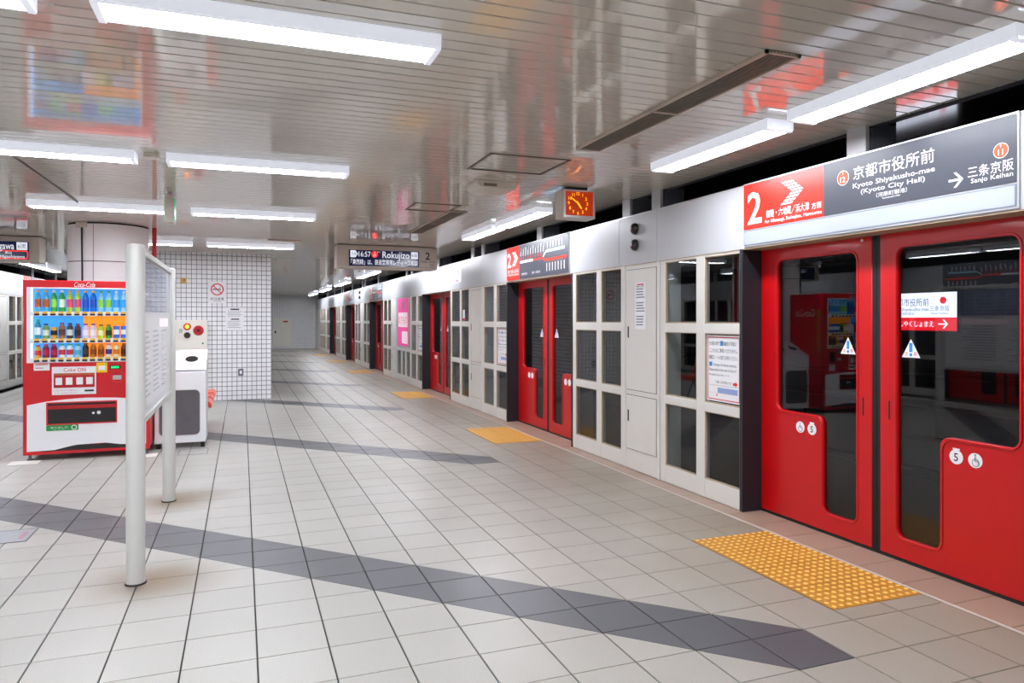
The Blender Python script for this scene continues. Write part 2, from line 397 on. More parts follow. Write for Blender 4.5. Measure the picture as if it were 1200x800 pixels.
# ------------------------------------------------------------------ shell around: end walls, tunnels
struct('wall_far', MB().box(XL - 0.3, XR + 0.35, Y1, Y1 + 0.2, 0, ZC + 0.1).mesh('wall_far', tile_far), 'white tiled wall at the far end of the platform')
struct('wall_back', MB().box(XL - 4, XR + 4, Y0 - 0.2, Y0, -1.2, 4).mesh('wall_back', beige_metal))
me = MB().box(core[0], core[1], core[2], 33.0, 0, ZC + 0.01).mesh('wall_center', tile_x)
me.materials.append(tile_y)
for p in me.polygons:
    if abs(p.normal.x) > 0.5: p.material_index = 1
struct('wall_center', me, 'white tiled core wall in the middle of the platform')
for s, nm in ((1, 'right'), (-1, 'left')):
    xf = XR if s > 0 else XL
    def bx(mb, a, b, y0, y1, z0, z1): mb.box(min(xf + s * a, xf + s * b), max(xf + s * a, xf + s * b), y0, y1, z0, z1); return mb
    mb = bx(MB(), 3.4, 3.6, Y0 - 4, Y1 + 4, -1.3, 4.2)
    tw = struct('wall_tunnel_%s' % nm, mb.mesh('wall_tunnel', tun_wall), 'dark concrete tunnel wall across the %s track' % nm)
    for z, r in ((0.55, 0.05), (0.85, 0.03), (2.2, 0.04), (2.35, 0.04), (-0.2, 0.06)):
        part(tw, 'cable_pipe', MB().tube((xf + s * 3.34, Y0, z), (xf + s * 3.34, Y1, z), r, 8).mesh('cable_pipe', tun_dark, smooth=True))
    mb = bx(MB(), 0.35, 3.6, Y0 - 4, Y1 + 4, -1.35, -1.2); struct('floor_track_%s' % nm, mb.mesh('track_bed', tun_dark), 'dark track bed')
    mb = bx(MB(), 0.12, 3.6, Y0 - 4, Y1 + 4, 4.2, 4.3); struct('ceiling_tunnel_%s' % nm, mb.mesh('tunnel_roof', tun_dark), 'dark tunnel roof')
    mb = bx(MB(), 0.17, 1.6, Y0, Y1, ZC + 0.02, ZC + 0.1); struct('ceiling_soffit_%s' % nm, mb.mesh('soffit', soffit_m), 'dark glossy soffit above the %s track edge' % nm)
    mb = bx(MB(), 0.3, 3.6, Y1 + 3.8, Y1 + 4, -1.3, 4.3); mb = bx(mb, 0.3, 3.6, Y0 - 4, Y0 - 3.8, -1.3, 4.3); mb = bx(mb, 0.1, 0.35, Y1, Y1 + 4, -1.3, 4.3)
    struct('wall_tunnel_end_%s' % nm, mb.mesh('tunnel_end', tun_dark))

# ------------------------------------------------------------------ platform screen doors (local x = away from the platform, local y = along it)
Z_PANES = [(0.155, 0.705), (0.78, 1.34), (1.42, 1.96)]
def side_loc(s, y): return ((XR if s > 0 else XL), y, 0), (0.0 if s > 0 else PI)
def side_word(s): return 'right-hand platform edge' if s > 0 else 'left-hand platform edge'

def win_poly(sg, d, r):
    P = [(-0.88 - d, 1.885 + d), (-0.15 + d, 1.885 + d), (-0.15 + d, 0.14 - d), (-0.44 - d, 0.14 - d), (-0.44 - d, 0.79 - d), (-0.88 - d, 0.79 - d)]
    P = [(x * sg, y) for x, y in P]
    return round_poly(P, [r, r, r, r, r + 0.0, r])
def make_door():
    t = thing('platform_door', 'x', 'door')
    for sg, nm in ((1, 'far'), (-1, 'near')):
        outer = [(x * sg, y) for x, y in rect(-1.05, -0.031, 0.018, 2.02)]
        leaf = part(t, 'door_leaf', plate_mesh([outer, win_poly(sg, 0, 0.055)], F_RIGHT, (0.21, 0, 0), 0.04, door_red, 0.003, 'door_leaf'), 'red sliding door leaf')
        part(leaf, 'window_rim', plate_mesh([win_poly(sg, 0.014, 0.067), win_poly(sg, 0.001, 0.055)], F_RIGHT, (0.1705, 0, 0), 0.006, door_red, 0.002, 'window_rim'))
        part(leaf, 'glass_pane', plate_mesh([win_poly(sg, 0.004, 0.055)], F_RIGHT, (0.195, 0, 0), 0.008, glass, 0, 'glass_pane'), 'dark tinted glass pane')
        mb = MB().box(0.1692, 0.1712, sg * 0.098 - 0.006, sg * 0.098 + 0.006, 0.84, 0.955)
        part(leaf, 'finger_slot', mb.mesh('finger_slot', black_rubber))
        # warning triangle and round stickers
        cx = -0.235 * sg; w = 0.062
        st = part(leaf, 'warning_sticker', plate_mesh([[(cx - w, 1.225), (cx + w, 1.225), (cx, 1.335)]], F_RIGHT, (0.1867, 0, 0), 0.001, paper, 0, 'warning_sticker'), 'white triangular warning sticker')
        me = plate_mesh([rect(cx - 0.011, cx + 0.011, 1.258, 1.312), circ(cx, 1.242, 0.010, 10)], F_RIGHT, (0.1856, 0, 0), 0.0006, ink_blue, 0, 'exclamation_mark')
        part(st, 'exclamation_mark', me)
        part(st, 'lettering', text_mesh([('注', (0.1855, -(cx - 0.03), 1.247), 0.024), ('意', (0.1855, -(cx + 0.03), 1.247), 0.024)], F_RIGHT, ink_red))
        for k, yy in enumerate((0.535, 0.645)):
            part(leaf, 'round_sticker', plate_mesh([circ(-yy * sg, 0.69, 0.04, 22)], F_RIGHT, (0.1698, 0, 0), 0.0012, paper, 0, 'round_sticker'), 'round white sticker')
    part(t, 'center_gasket', MB().box(0.175, 0.215, -0.031, -0.002, 0.018, 2.02).box(0.175, 0.215, 0.002, 0.031, 0.018, 2.02).mesh('center_gasket', black_rubber))
    for sg in (1, -1):
        part(t, 'jamb', MB().box(-0.004, 0.26, min(sg * 1.053, sg * 1.088), max(sg * 1.053, sg * 1.088), 0.0, 1.982).mesh('jamb', jamb_dark, 0.003), 'black door jamb')
    part(t, 'threshold', MB().box(0.168, 0.26, -1.05, 1.05, 0.0, 0.016).mesh('threshold', black_rubber))
    return t

def make_window(w, first=False):
    t = thing('screen_panel', 'x', 'screen panel')
    h = w / 2; sn, sf = (0.0, 0.075) if first else (0.042, 0.075)
    mc, mu = (-h + 0.497, 0.055) if first else (-0.06, 0.055)
    m0, m1 = mc - mu, mc + mu
    mb = MB()
    for a, b in ((-h, -h + sn), (m0, m1), (h - sf, h)):
        if b - a > 0.01: mb.box(0.0, 0.17 if (first and b > h - 0.001) else 0.055, a, b, 0.004, 1.98)
    for a, b in ((-h + sn, m0), (m1, h - sf)):
        for z0, z1 in ((0.004, 0.155), (0.705, 0.78), (1.34, 1.42), (1.96, 1.98)): mb.box(0.002, 0.055, a, b, z0, z1)
    part(t, 'frame', mb.mesh('frame', white_paint, 0.0025, seg=1))
    mb = MB()
    for a, b in ((-h + sn, m0), (m1, h - sf)):
        for z0, z1 in Z_PANES:
            part(t, 'glass_pane', MB().box(0.022, 0.028, a, b, z0, z1).mesh('glass_pane', glass))
            for q0, q1 in ((z0, z0 + 0.010), (z1 - 0.006, z1)): mb.box(0.004, 0.022, a, b, q0, q1)
            mb.box(0.006, 0.022, a, a + 0.008, z0, z1).box(0.006, 0.022, b - 0.008, b, z0, z1)
    part(t, 'glazing_bead', mb.mesh('glazing_bead', mat_bead))
    return t
mat_bead = mat('tan_glazing_bead', 'a5937a', 0.6, noise=0.2, nscale=20)

def make_service(w):
    t = thing('service_panel', 'x', 'service panel')
    h = w / 2
    mb = MB().box(0.004, 0.17, -h + 0.012, h - 0.012, 0.004, 1.98)
    part(t, 'body', mb.mesh('body', white_paint, 0.003, seg=1))
    for a, b in ((-h, -h + 0.05), (h - 0.05, h)): part(t, 'post', MB().box(-0.006, 0.1, a + 0.006, b - 0.004, 0.004, 1.98).mesh('post', white_paint, 0.004))
    for z0, z1, hz in ((0.2, 0.72, 0.52), (0.775, 1.93, 1.33)):
        mb = MB().box(0.0025, 0.0045, -h + 0.062, h - 0.062, z0 - 0.005, z1 + 0.005)
        d = part(t, 'access_door', MB().box(-0.002, 0.004, -h + 0.067, h - 0.067, z0, z1).mesh('access_door', white_paint, 0.001, seg=1), 'white access door')
        part(d, 'door_gap', mb.mesh('door_gap', jamb_dark))
        part(d, 'latch', MB().box(-0.006, 0.0, h - 0.115, h - 0.095, hz - 0.055, hz + 0.055).mesh('latch', black_rubber, 0.002))
    return t

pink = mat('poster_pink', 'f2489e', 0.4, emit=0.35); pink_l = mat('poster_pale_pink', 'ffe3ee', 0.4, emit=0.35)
def make_poster_panel(w):
    t = thing('poster_panel', 'x', 'screen panel')
    h = w / 2; mb = MB()
    mb.box(0, 0.17, -h, -h + 0.06, 0.004, 1.98).box(0, 0.17, h - 0.06, h, 0.004, 1.98).box(0.002, 0.17, -h + 0.06, h - 0.06, 0.004, 0.155).box(0.002, 0.17, -h + 0.06, h - 0.06, 0.72, 0.80).box(0.05, 0.17, -h + 0.06, h - 0.06, 0.8, 1.98)
    for y in (-0.22, 0.22): mb.box(0.002, 0.17, y - 0.045, y + 0.045, 0.155, 0.72)
    part(t, 'frame', mb.mesh('frame', white_paint, 0.003, seg=1))
    for a, b in ((-h + 0.06, -0.265), (-0.175, 0.175), (0.265, h - 0.06)): part(t, 'glass_pane', MB().box(0.022, 0.028, a, b, 0.155, 0.72).mesh('glass_pane', glass))
    return t

wins = {}
def place(maker, key, s, y, label, group):
    loc, rz = side_loc(s, y)
    if key not in wins:
        o = maker(); wins[key] = o; o.location = loc; o.rotation_euler = (0, 0, rz); o['label'] = label; o['group'] = group
        return o
    return dup(wins[key], loc, rz, label, group)

DW = ['nearest', 'second', 'third', 'fourth', 'fifth', 'sixth']
def build_side(s, doors, sections):
    sd = 'right' if s > 0 else 'left'
    for i, c in doors:
        place(make_door, 'door', s, c, '%s red double platform door along the %s' % (DW[i], side_word(s)), 'red platform doors')
    for kind, a, b, txt in sections:
        mk = {'W': make_window, 'P': make_service, 'A': make_poster_panel}[kind]
        w = round(b - a, 3)
        nm = {'W': 'white framed six-pane glass screen', 'P': 'narrow white service panel', 'A': 'white poster panel over three small panes'}[kind]
        first = kind == 'W' and 'just beyond' in txt
        place((lambda: mk(w - 0.004, True)) if first else (lambda: mk(w - 0.004)), (kind, w, first), s, (a + b) / 2, nm + ' ' + txt, {'W': 'glass screen panels', 'P': 'service panels', 'A': 'poster panels'}[kind])
def gap(a, b, i, s):
    e = ', ' + ('right' if s > 0 else 'left') + ' edge'
    return [('W', a, a + 1.10, 'just beyond the %s red door%s' % (DW[i], e)), ('P', a + 1.10, a + 1.77, 'beyond the %s red door%s' % (DW[i], e)), ('W', a + 1.77, b, 'just before the %s red door%s' % (DW[i + 1], e))]
def long_gap(a, b, i, s, poster):
    e = ', ' + ('right' if s > 0 else 'left') + ' edge'
    return [('W', a, a + 1.10, 'just beyond the %s red door%s' % (DW[i], e)), ('A' if poster else 'W', a + 1.10, a + 2.65, 'in the stretch after the %s door%s' % (DW[i], e)),
            ('P', a + 2.65, a + 3.32, 'in the stretch after the %s door%s' % (DW[i], e)), ('W', a + 3.32, b, 'just before the %s red door%s' % (DW[i + 1], e))]
J = 1.09
secs = [('W', 1.12, 2.27, 'on the camera side of the nearest red door, right edge'), ('P', 0.45, 1.12, 'on the camera side of the nearest red door, right edge')]
for i in (0, 1, 3, 4): secs += gap(DOORS[i] + J, DOORS[i + 1] - J, i, 1)
secs += long_gap(DOORS[2] + J, DOORS[3] - J, 2, 1, True)
e5 = DOORS[5] + J
secs += [('W', e5, e5 + 1.10, 'just beyond the sixth red door, right edge'), ('P', e5 + 1.10, e5 + 1.77, 'beyond the sixth red door, right edge'), ('W', e5 + 1.77, e5 + 2.92, 'second after the sixth red door, right edge'), ('W', e5 + 2.92, e5 + 4.02, 'third after the sixth red door, right edge'), ('P', e5 + 4.02, e5 + 4.69, 'last before the far wall, right edge')]
build_side(1, list(enumerate(DOORS)), secs)
secs = []
for i in (0, 1): secs += gap(DOORS[i] + J, DOORS[i + 1] - J, i, -1)
secs += long_gap(DOORS[2] + J, DOORS[3] - J, 2, -1, False)
secs += gap(DOORS[3] + J, DOORS[4] - J, 3, -1)
build_side(-1, [(1, DOORS[1]), (2, DOORS[2]), (3, DOORS[3])], secs)
struct('wall_right', MB().box(XR, XR + 0.17, Y0, 0.45, 0, 1.98).box(XR, XR + 0.17, e5 + 4.69, Y1, 0, 1.98).mesh('wall_right', white_paint), 'plain white screen wall panels')
struct('wall_left', MB().box(XL - 0.17, XL, Y0, DOORS[0] + J, 0, 1.98).box(XL - 0.17, XL, DOORS[4] - J, Y1, 0, 1.98).mesh('wall_left', white_paint), 'plain white screen wall panels')

# header beams over the screen doors, split in panels
def header(s, idx):
    xf = XR if s > 0 else XL
    a, b = sorted((xf + s * 0.012, xf + s * 0.34))
    hb = struct('trim_%d' % idx, MB().box(a, b, Y0, Y1, 1.985, 2.448).mesh('header_core', jamb_dark), 'brushed aluminium header beam above the %s platform doors' % ('right' if s > 0 else 'left'))
    cuts = [Y0, -1.0, 0.5, 1.2, DOORS[0] - 1.03]
    for i, c in enumerate(DOORS):
        cuts.append(c + 1.03)
        if i + 1 < len(DOORS):
            n = DOORS[i + 1] - 1.03
            if n - c < 4.3: cuts += [c + 2.245, c + 2.94, n]
            else: cuts += [c + 2.2, c + 3.0, c + 3.8, c + 4.5, n]
    cuts += [33.5, 35.5, Y1]
    for y0, y1 in zip(cuts, cuts[1:]):
        x0, x1 = sorted((xf, xf + s * 0.012))
        part(hb, 'header_panel', MB().box(x0, x1, y0 + 0.002, y1 - 0.002, 1.983, 2.452).mesh('header_panel', header_metal, 0.0015, seg=1))
    x0, x1 = sorted((xf - s * 0.003, xf + s * 0.34))
    part(hb, 'top_edge', MB().box(x0, x1, Y0, Y1, 2.452, 2.458).mesh('top_edge', alu))
    part(hb, 'drip_edge', MB().box(x0, x1, Y0, Y1, 1.976, 1.983).mesh('drip_edge', mat_bead))
header(1, 4); header(-1, 5)

# steel posts carrying the header
def make_post():
    t = thing('support_post', 'x', 'post')
    part(t, 'front_plate', MB().box(0.07, 0.1, -0.075, 0.075, 2.458, ZC + 0.02).mesh('front_plate', alu_dull, 0.002))
    part(t, 'back_channel', MB().box(0.125, 0.33, -0.07, 0.07, 2.458, ZC + 0.02).mesh('back_channel', steel_dark, 0.002))
    part(t, 'web', MB().box(0.1, 0.125, -0.02, 0.02, 2.458, ZC + 0.02).mesh('web', black_rubber))
    return t
alu_dull = mat('dull_aluminium', 'b9babd', 0.4, metal=0.3, noise=0.08, nscale=20); steel_dark = mat('dark_grey_steel', '6d7079', 0.4, metal=0.2)
py = []
for i, c in enumerate(DOORS): py += [c + 0.06, c + 2.37, c + 2.92]
for i, y in enumerate(py): place(make_post, 'post', 1, y, '%s grey steel post above the right-hand header, counted from the camera' % NTH[i], 'header support posts')
for i, y in enumerate(py[4:11]): place(make_post, 'post', -1, y, '%s grey steel post above the left-hand header, counted from the camera' % NTH[i], 'header support posts')

# ------------------------------------------------------------------ signs on the header
def chevrons(cx, cz, w, h, n, x):
    loops = []
    for k in range(n):
        z0 = cz - h / 2 + h * k / n; z1 = z0 + h / n * 0.62
        def off(z): return (1 - abs(z - cz) / (h / 2)) * w * 0.5
        loops.append([(cx - w / 2 + off(z0), z0), (cx + off(z0), z0), (cx + off(z1), z1), (cx - w / 2 + off(z1), z1)])
    return plate_mesh(loops, F_RIGHT, (x, 0, 0), 0.001, ink_white, 0, 'chevron_arrow')
def ring_badge(t, y, z, r, num, x, col=None):
    b = part(t, 'station_badge', plate_mesh([circ(-y, z, r, 28)], F_RIGHT, (x, 0, 0), 0.0015, ink_white, 0, 'station_badge'), 'round orange station number badge')
    part(b, 'badge_disc', plate_mesh([circ(-y, z, r * 0.92, 28)], F_RIGHT, (x - 0.0016, 0, 0), 0.0008, col or ink_orange, 0, 'badge_disc'))
    part(b, 'lettering', text_mesh([('T', (x - 0.0025, y, z + r * 0.56), r * 0.34, 'C', None, 0.01)], F_RIGHT, ink_white))
    part(b, 'badge_number', text_mesh([(num, (x - 0.0025, y, z - r * 0.22), r * 0.76, 'C', None, 0.015)], F_RIGHT, ink_white))

C1 = DOORS[0]
def make_platform_sign():
    t = thing('platform_sign', 'x', 'sign'); X = -0.012
    part(t, 'frame', MB().box(X, 0.002, 2.362 - C1, 4.39 - C1, 1.99, 2.462).mesh('frame', alu, 0.002))
    part(t, 'red_panel', MB().box(X - 0.003, X, 3.60 - C1, 4.384 - C1, 2.118, 2.452).mesh('red_panel', sign_red), 'bright red panel')
    part(t, 'dark_panel', MB().box(X - 0.003, X, 2.372 - C1, 3.60 - C1, 2.118, 2.452).mesh('dark_panel', sign_dark), 'slate grey panel')
    part(t, 'lower_strip', MB().box(X - 0.003, X, 2.372 - C1, 4.384 - C1, 2.0, 2.110).mesh('lower_strip', sign_grey))
    part(t, 'blank_strip', MB().box(X - 0.005, X - 0.003, 2.380 - C1, 4.376 - C1, 2.007, 2.103).mesh('blank_strip', sign_white), 'blank white strip')
    x = X - 0.0035
    def P(y, z): return (x, y - C1, z)
    part(t, 'chevron_arrow', chevrons(-(3.885 - C1), 2.33, 0.22, 0.165, 8, x), 'white striped arrow')
    W = [('2', P(4.262, 2.272), 0.235, 'C', 0.155, 0.03), ('御陵・六地蔵／浜大津', P(3.935, 2.205), 0.055, 'C', 0.42, 0.01), ('方面', P(3.66, 2.199), 0.04, 'C', None, 0.01),
         ('for Misasagi, Rokujizo, Hamaotsu', P(3.883, 2.153), 0.024, 'C', 0.536, 0.012),
         ('京都市役所前', P(3.085, 2.347), 0.078, 'C', 0.55, 0.01), ('Kyoto Shiyakusho-mae', P(3.085, 2.271), 0.030, 'C', 0.555, 0.01), ('(Kyoto City Hall)', P(3.085, 2.228), 0.028, 'C', 0.435, 0.01),
         ('（河原町御池）', P(3.085, 2.186), 0.026, 'C', 0.21, 0.008), ('Kawaramachi Oike', P(3.085, 2.163), 0.010, 'C', 0.12, 0.01),
         ('三条京阪', P(2.502, 2.210), 0.056, 'C', 0.235, 0.008), ('Sanjo Keihan', P(2.495, 2.164), 0.024, 'C', 0.215, 0.01)]
    for q in W: part(t, 'lettering', text_mesh([q], F_RIGHT, ink_white), 'white lettering')
    ay, az = -(2.684 - C1), 2.185
    arrow = [[(ay - 0.042, az - 0.006), (ay + 0.02, az - 0.006), (ay + 0.02, az + 0.006), (ay - 0.042, az + 0.006)], [(ay + 0.0, az + 0.04), (ay + 0.04, az), (ay + 0.0, az - 0.04), (ay - 0.014, az - 0.04), (ay + 0.022, az), (ay - 0.014, az + 0.04)]]
    me = MB()
    for lp in arrow: me.prism([(-p[0], p[1]) for p in lp], 'x', x - 0.001, x)
    part(t, 'direction_arrow', me.mesh('direction_arrow', ink_white))
    ring_badge(t, 3.439 - C1, 2.335, 0.046, '12', x); ring_badge(t, 2.447 - C1, 2.287, 0.038, '11', x)
    return t
map_blue = mat('map_pale_blue', 'a6d8f0', 0.5, emit=0.05)
def make_route_sign():
    t = thing('route_map_sign', 'x', 'sign'); X = -0.010; Z0, Z1 = 2.0, 2.455
    part(t, 'frame', MB().box(X, 0.002, -1.03, 1.02, 1.995, 2.46).mesh('frame', alu, 0.002))
    part(t, 'red_panel', MB().box(X - 0.003, X, 0.53, 1.025, Z0, Z1).mesh('red_panel', sign_red), 'bright red panel')
    part(t, 'dark_panel', MB().box(X - 0.003, X, -1.025, 0.53, Z0, Z1).mesh('dark_panel', sign_dark), 'slate route map panel')
    x = X - 0.0035
    part(t, 'chevron_arrow', chevrons(-0.70, 2.29, 0.24, 0.2, 9, x))
    W = [('2', (x, 0.92, 2.28), 0.2, 'C', 0.14, 0.03), ('御陵・六地蔵／浜大津方面', (x, 0.775, 2.12), 0.05, 'C', 0.42, 0.015), ('for Misasagi, Rokujizo, Hamaotsu', (x, 0.775, 2.075), 0.03, 'C', 0.42, 0.02),
         ('御陵・六地蔵方面', (x, -0.05, 2.06), 0.03, 'C', None, 0.015), ('京都市役所前', (x, 0.35, 2.06), 0.03, 'C', 0.2, 0.015)]
    for q in W: part(t, 'lettering', text_mesh([q], F_RIGHT, ink_white))
    W = []
    for k in range(10): W.append(('／', (x, 0.47 - 0.085 * k, 2.36), 0.10, 'C', 0.05, 0.03))
    part(t, 'station_name', text_mesh(W, F_RIGHT, ink_white), kind='stuff')
    rt = MB()
    def seg(mb, y0, z0, y1, z1, w):
        mb.prism([(y0, z0 - w), (y1, z1 - w), (y1, z1 + w), (y0, z0 + w)], 'x', x - 0.0008, x)
    seg(rt, 0.50, 2.225, 0.05, 2.225, 0.016); part(t, 'route_line', rt.mesh('route_line', ink_white), 'white route line')
    rt = MB(); seg(rt, 0.05, 2.225, -0.30, 2.225, 0.012); seg(rt, -0.28, 2.225, -0.36, 2.19, 0.014); seg(rt, -0.36, 2.19, -0.98, 2.19, 0.016); part(t, 'route_line', rt.mesh('route_line', sign_red), 'red route line')
    rt = MB(); seg(rt, -0.28, 2.24, -0.38, 2.30, 0.014); seg(rt, -0.38, 2.30, -0.92, 2.30, 0.018); part(t, 'route_line', rt.mesh('route_line', map_blue), 'pale blue route line')
    st = MB(); dots = MB(); W = []
    for k in range(10):
        y = 0.47 - 0.085 * k; dots.box(x - 0.0012, x, y - 0.010, y + 0.010, 2.255, 2.285); seg(st, y, 2.30, y - 0.015, 2.40, 0.0)
        st.box(x - 0.001, x, y - 0.005, y + 0.005, 2.30, 2.37 + 0.02 * (k % 3))
    for k in range(7):
        y = -0.40 - 0.085 * k; dots.box(x - 0.0012, x, y - 0.010, y + 0.010, 2.175, 2.205); st.box(x - 0.001, x, y - 0.008, y + 0.008, 2.05, 2.15)
    for k in range(6):
        y = -0.42 - 0.085 * k; st.box(x - 0.001, x, y - 0.008, y + 0.008, 2.335, 2.41)
    part(t, 'station_dot', dots.mesh('station_dot', ink_orange), kind='stuff'); part(t, 'station_name', st.mesh('station_name', ink_white), kind='stuff')
    return t
o = make_platform_sign(); o.location = (XR, C1, 0); o['label'] = 'large red and slate platform sign reading 2 and Kyoto Shiyakusho-mae over the nearest door'; o['group'] = 'header signs'
dup(o, (XR, DOORS[4], 0), 0, 'red and slate platform sign over the fifth red door, right edge', 'header signs')
r = make_route_sign(); r.location = (XR, DOORS[1] + 0.02, 0); r['label'] = 'red and slate route map sign over the second red door, right edge'; r['group'] = 'header signs'
dup(r, (XR, DOORS[3], 0), 0, 'red and slate route map sign over the fourth red door, right edge', 'header signs')
dup(r, (XL, DOORS[1], 0), PI, 'red and slate route map sign over the second red door, left edge', 'header signs')
dup(r, (XL, DOORS[3], 0), PI, 'red and slate route map sign over the fourth red door, left edge', 'header signs')

# paired indicator lamps on the header
lamp_black = mat('lamp_black', '17181b', 0.35); lamp_red = mat('lamp_dark_red_lens', '4a0a0c', 0.15)
def make_lamp():
    t = thing('indicator_lamp', 'x', 'lamp')
    mb = MB(); o = []
    prof = [(0.052, 0.0), (0.056, 0.012), (0.052, 0.03), (0.040, 0.045), (0.018, 0.05)]
    mb.lathe(prof, 18); me = mb.mesh('bezel', lamp_black, smooth=True); me.transform(Matrix.Rotation(-PI / 2, 4, 'Y')); part(t, 'bezel', me)
    mb = MB().lathe([(0.026, 0.0), (0.022, 0.012), (0.008, 0.018)], 14); me = mb.mesh('lens', lamp_red, smooth=True); me.transform(Matrix.Translation((-0.044, -0.014, -0.006)) @ Matrix.Rotation(-PI / 2, 4, 'Y')); part(t, 'lens', me, 'dark red lens')
    mb = MB().lathe([(0.06, 0), (0.06, 0.006)], 18); me = mb.mesh('backplate', alu); me.transform(Matrix.Rotation(-PI / 2, 4, 'Y')); part(t, 'backplate', me)
    return t
lp = make_lamp(); lp.location = (XR, 5.97, 2.32); lp['label'] = 'upper black signal lamp on the header between the first two red doors'; lp['group'] = 'header signal lamps'
dup(lp, (XR, 5.97, 2.165), 0, 'lower black signal lamp on the header between the first two red doors')
dup(lp, (XR, 23.0, 2.32), 0, 'upper black signal lamp on the header before the fifth red door')
dup(lp, (XR, 23.0, 2.165), 0, 'lower black signal lamp on the header before the fifth red door')

# door numbers and pictograms on the nearest door
d0 = wins['door']
def sticker_on(y, kind):
    if kind == '5': return text_mesh([('5', (0.1680, y, 0.69), 0.045, 'C', None, 0.02)], F_RIGHT, ink_black)
    mb = MB(); x0, x1 = 0.1678, 0.1686
    me = plate_mesh([circ(-y + 0.002, 0.678, 0.022, 16), circ(-y + 0.002, 0.678, 0.017, 16)], F_RIGHT, (x1, 0, 0), 0.0008, ink_grey, 0, 'wheelchair_mark')
    return me
near = [c for c in d0.children if c.name.startswith('door_leaf')]
for leaf, sg in zip(near, (1, -1)):
    sub5 = part(leaf, 'door_number', sticker_on(sg * 0.535, '5'), 'black figure 5')
    part(leaf, 'wheelchair_mark', sticker_on(sg * 0.645, 'w'))
    y = sg * 0.645
    mb = MB().box(0.1678, 0.1686, y - 0.003, y + 0.004, 0.685, 0.71).box(0.1678, 0.1686, y - 0.018, y, 0.684, 0.689).box(0.1678, 0.1686, y - 0.022, y - 0.017, 0.668, 0.686).box(0.1678, 0.1686, y - 0.004, y + 0.006, 0.714, 0.723)
    part(leaf, 'wheelchair_mark', mb.mesh('wheelchair_mark', ink_grey))
    part(leaf, 'sticker_tab', MB().box(0.1686, 0.1698, sg * 0.535 - 0.02, sg * 0.535 + 0.02, 0.728, 0.738).mesh('sticker_tab', paper))
part(near[0], 'bolt_cap', MB().tube((0.169, 0.105, 1.955), (0.165, 0.105, 1.955), 0.009, 10).mesh('bolt_cap', paper))

# notices on the glass and panels (all face the platform)
def notice(name, label, s, yc, z0, z1, w, u, lines, extra=None, group=None, border=None):
    loc, rz = side_loc(s, yc); t = thing(name, label, 'notice', (loc[0] + s * u, yc, 0), rz, group)
    part(t, 'sheet', MB().box(-0.002, 0.0, -w / 2, w / 2, z0, z1).mesh('sheet', paper))
    if border:
        b = 0.012
        part(t, 'border', plate_mesh([rect(-w / 2 + b, w / 2 - b, z0 + b, z1 - b), rect(-w / 2 + b + 0.007, w / 2 - b - 0.007, z0 + b + 0.007, z1 - b - 0.007)], F_RIGHT, (-0.002, 0, 0), 0.0008, ink_red, 0, 'border'))
    for b, x, z, h, wd in (lines or []): part(t, 'lettering', text_mesh([(b, (-0.0025, -x, z), h, 'L', wd, 0.004)], F_RIGHT, ink_black))
    for nm, me in (extra or []): part(t, nm, me)
    return t
def big_notice(label, yc, s=1):
    w = 0.42; z0, z1 = 0.80, 1.325
    L = [('びわ湖浜大津行き', -0.18, 1.262, 0.034, 0.14), ('編成の列車は', 0.01, 1.262, 0.034, 0.15), ('ここからはご乗車いただけません。', -0.18, 1.205, 0.034, 0.36), ('乗車口 1 ～ 4 の扉でお待ちください。', -0.18, 1.15, 0.034, 0.36),
         ('Passengers for Biwako-hamaotsu.', -0.125, 1.093, 0.022, 0.29), ('Please wait for the train in front of', -0.18, 1.053, 0.022, 0.34), ('the platform door No. 1 ～ 4.', -0.18, 1.013, 0.022, 0.25),
         ('六地蔵・浜大津方面 のりば', -0.10, 0.955, 0.02, 0.2)]
    ex = [('blue_tag', MB().box(-0.0032, -0.002, 0.0, 0.035, 1.243, 1.282).mesh('blue_tag', ink_blue)), ('blue_tag', MB().box(-0.0032, -0.002, 0.14, 0.178, 1.078, 1.112).mesh('blue_tag', ink_blue)),
          ('red_arrow', MB().prism([(-0.12, 0.94), (-0.15, 0.94), (-0.15, 0.928), (-0.175, 0.95), (-0.15, 0.972), (-0.15, 0.96), (-0.12, 0.96)], 'x', -0.003, -0.002).mesh('red_arrow', ink_red)),
          ('car_diagram', MB().box(-0.003, -0.002, -0.175, 0.07, 0.868, 0.91).mesh('car_diagram', car_blue)), ('rule', MB().box(-0.003, -0.002, -0.18, 0.18, 0.926, 0.928).box(-0.003, -0.002, -0.18, 0.18, 0.866, 0.867).mesh('rule', ink_grey)),
          ('position_mark', plate_mesh([circ(-0.08, 0.85, 0.008, 10)], F_RIGHT, (-0.002, 0, 0), 0.001, ink_red, 0, 'position_mark'))]
    return notice('glass_notice', label, s, yc, z0, z1, w, 0.0215, L, ex, 'boarding notices on the glass', True)
car_blue = mat('diagram_blue', '8fa0cf', 0.6)
big_notice('white boarding notice with red border on the glass left of the nearest red door', DOORS[0] + J + 0.002 + 0.221)
big_notice('white boarding notice with red border on the glass left of the second red door', DOORS[1] + J + 0.002 + 0.221)
big_notice('white boarding notice on the glass left of the third red door', DOORS[2] + J + 0.002 + 0.221)
L = [('御乗車のお客様へ', -0.075, 1.765, 0.018, 0.15)] 
ruled = MB()
for k in range(14):
    if k in (4, 9): continue
    ruled.box(-0.003, -0.002, 0.075 - 0.15 * random.uniform(0.8, 1), 0.075, 1.735 - 0.026 * k, 1.747 - 0.026 * k)
hd = MB().box(-0.003, -0.002, -0.06, 0.06, 1.778, 1.79)
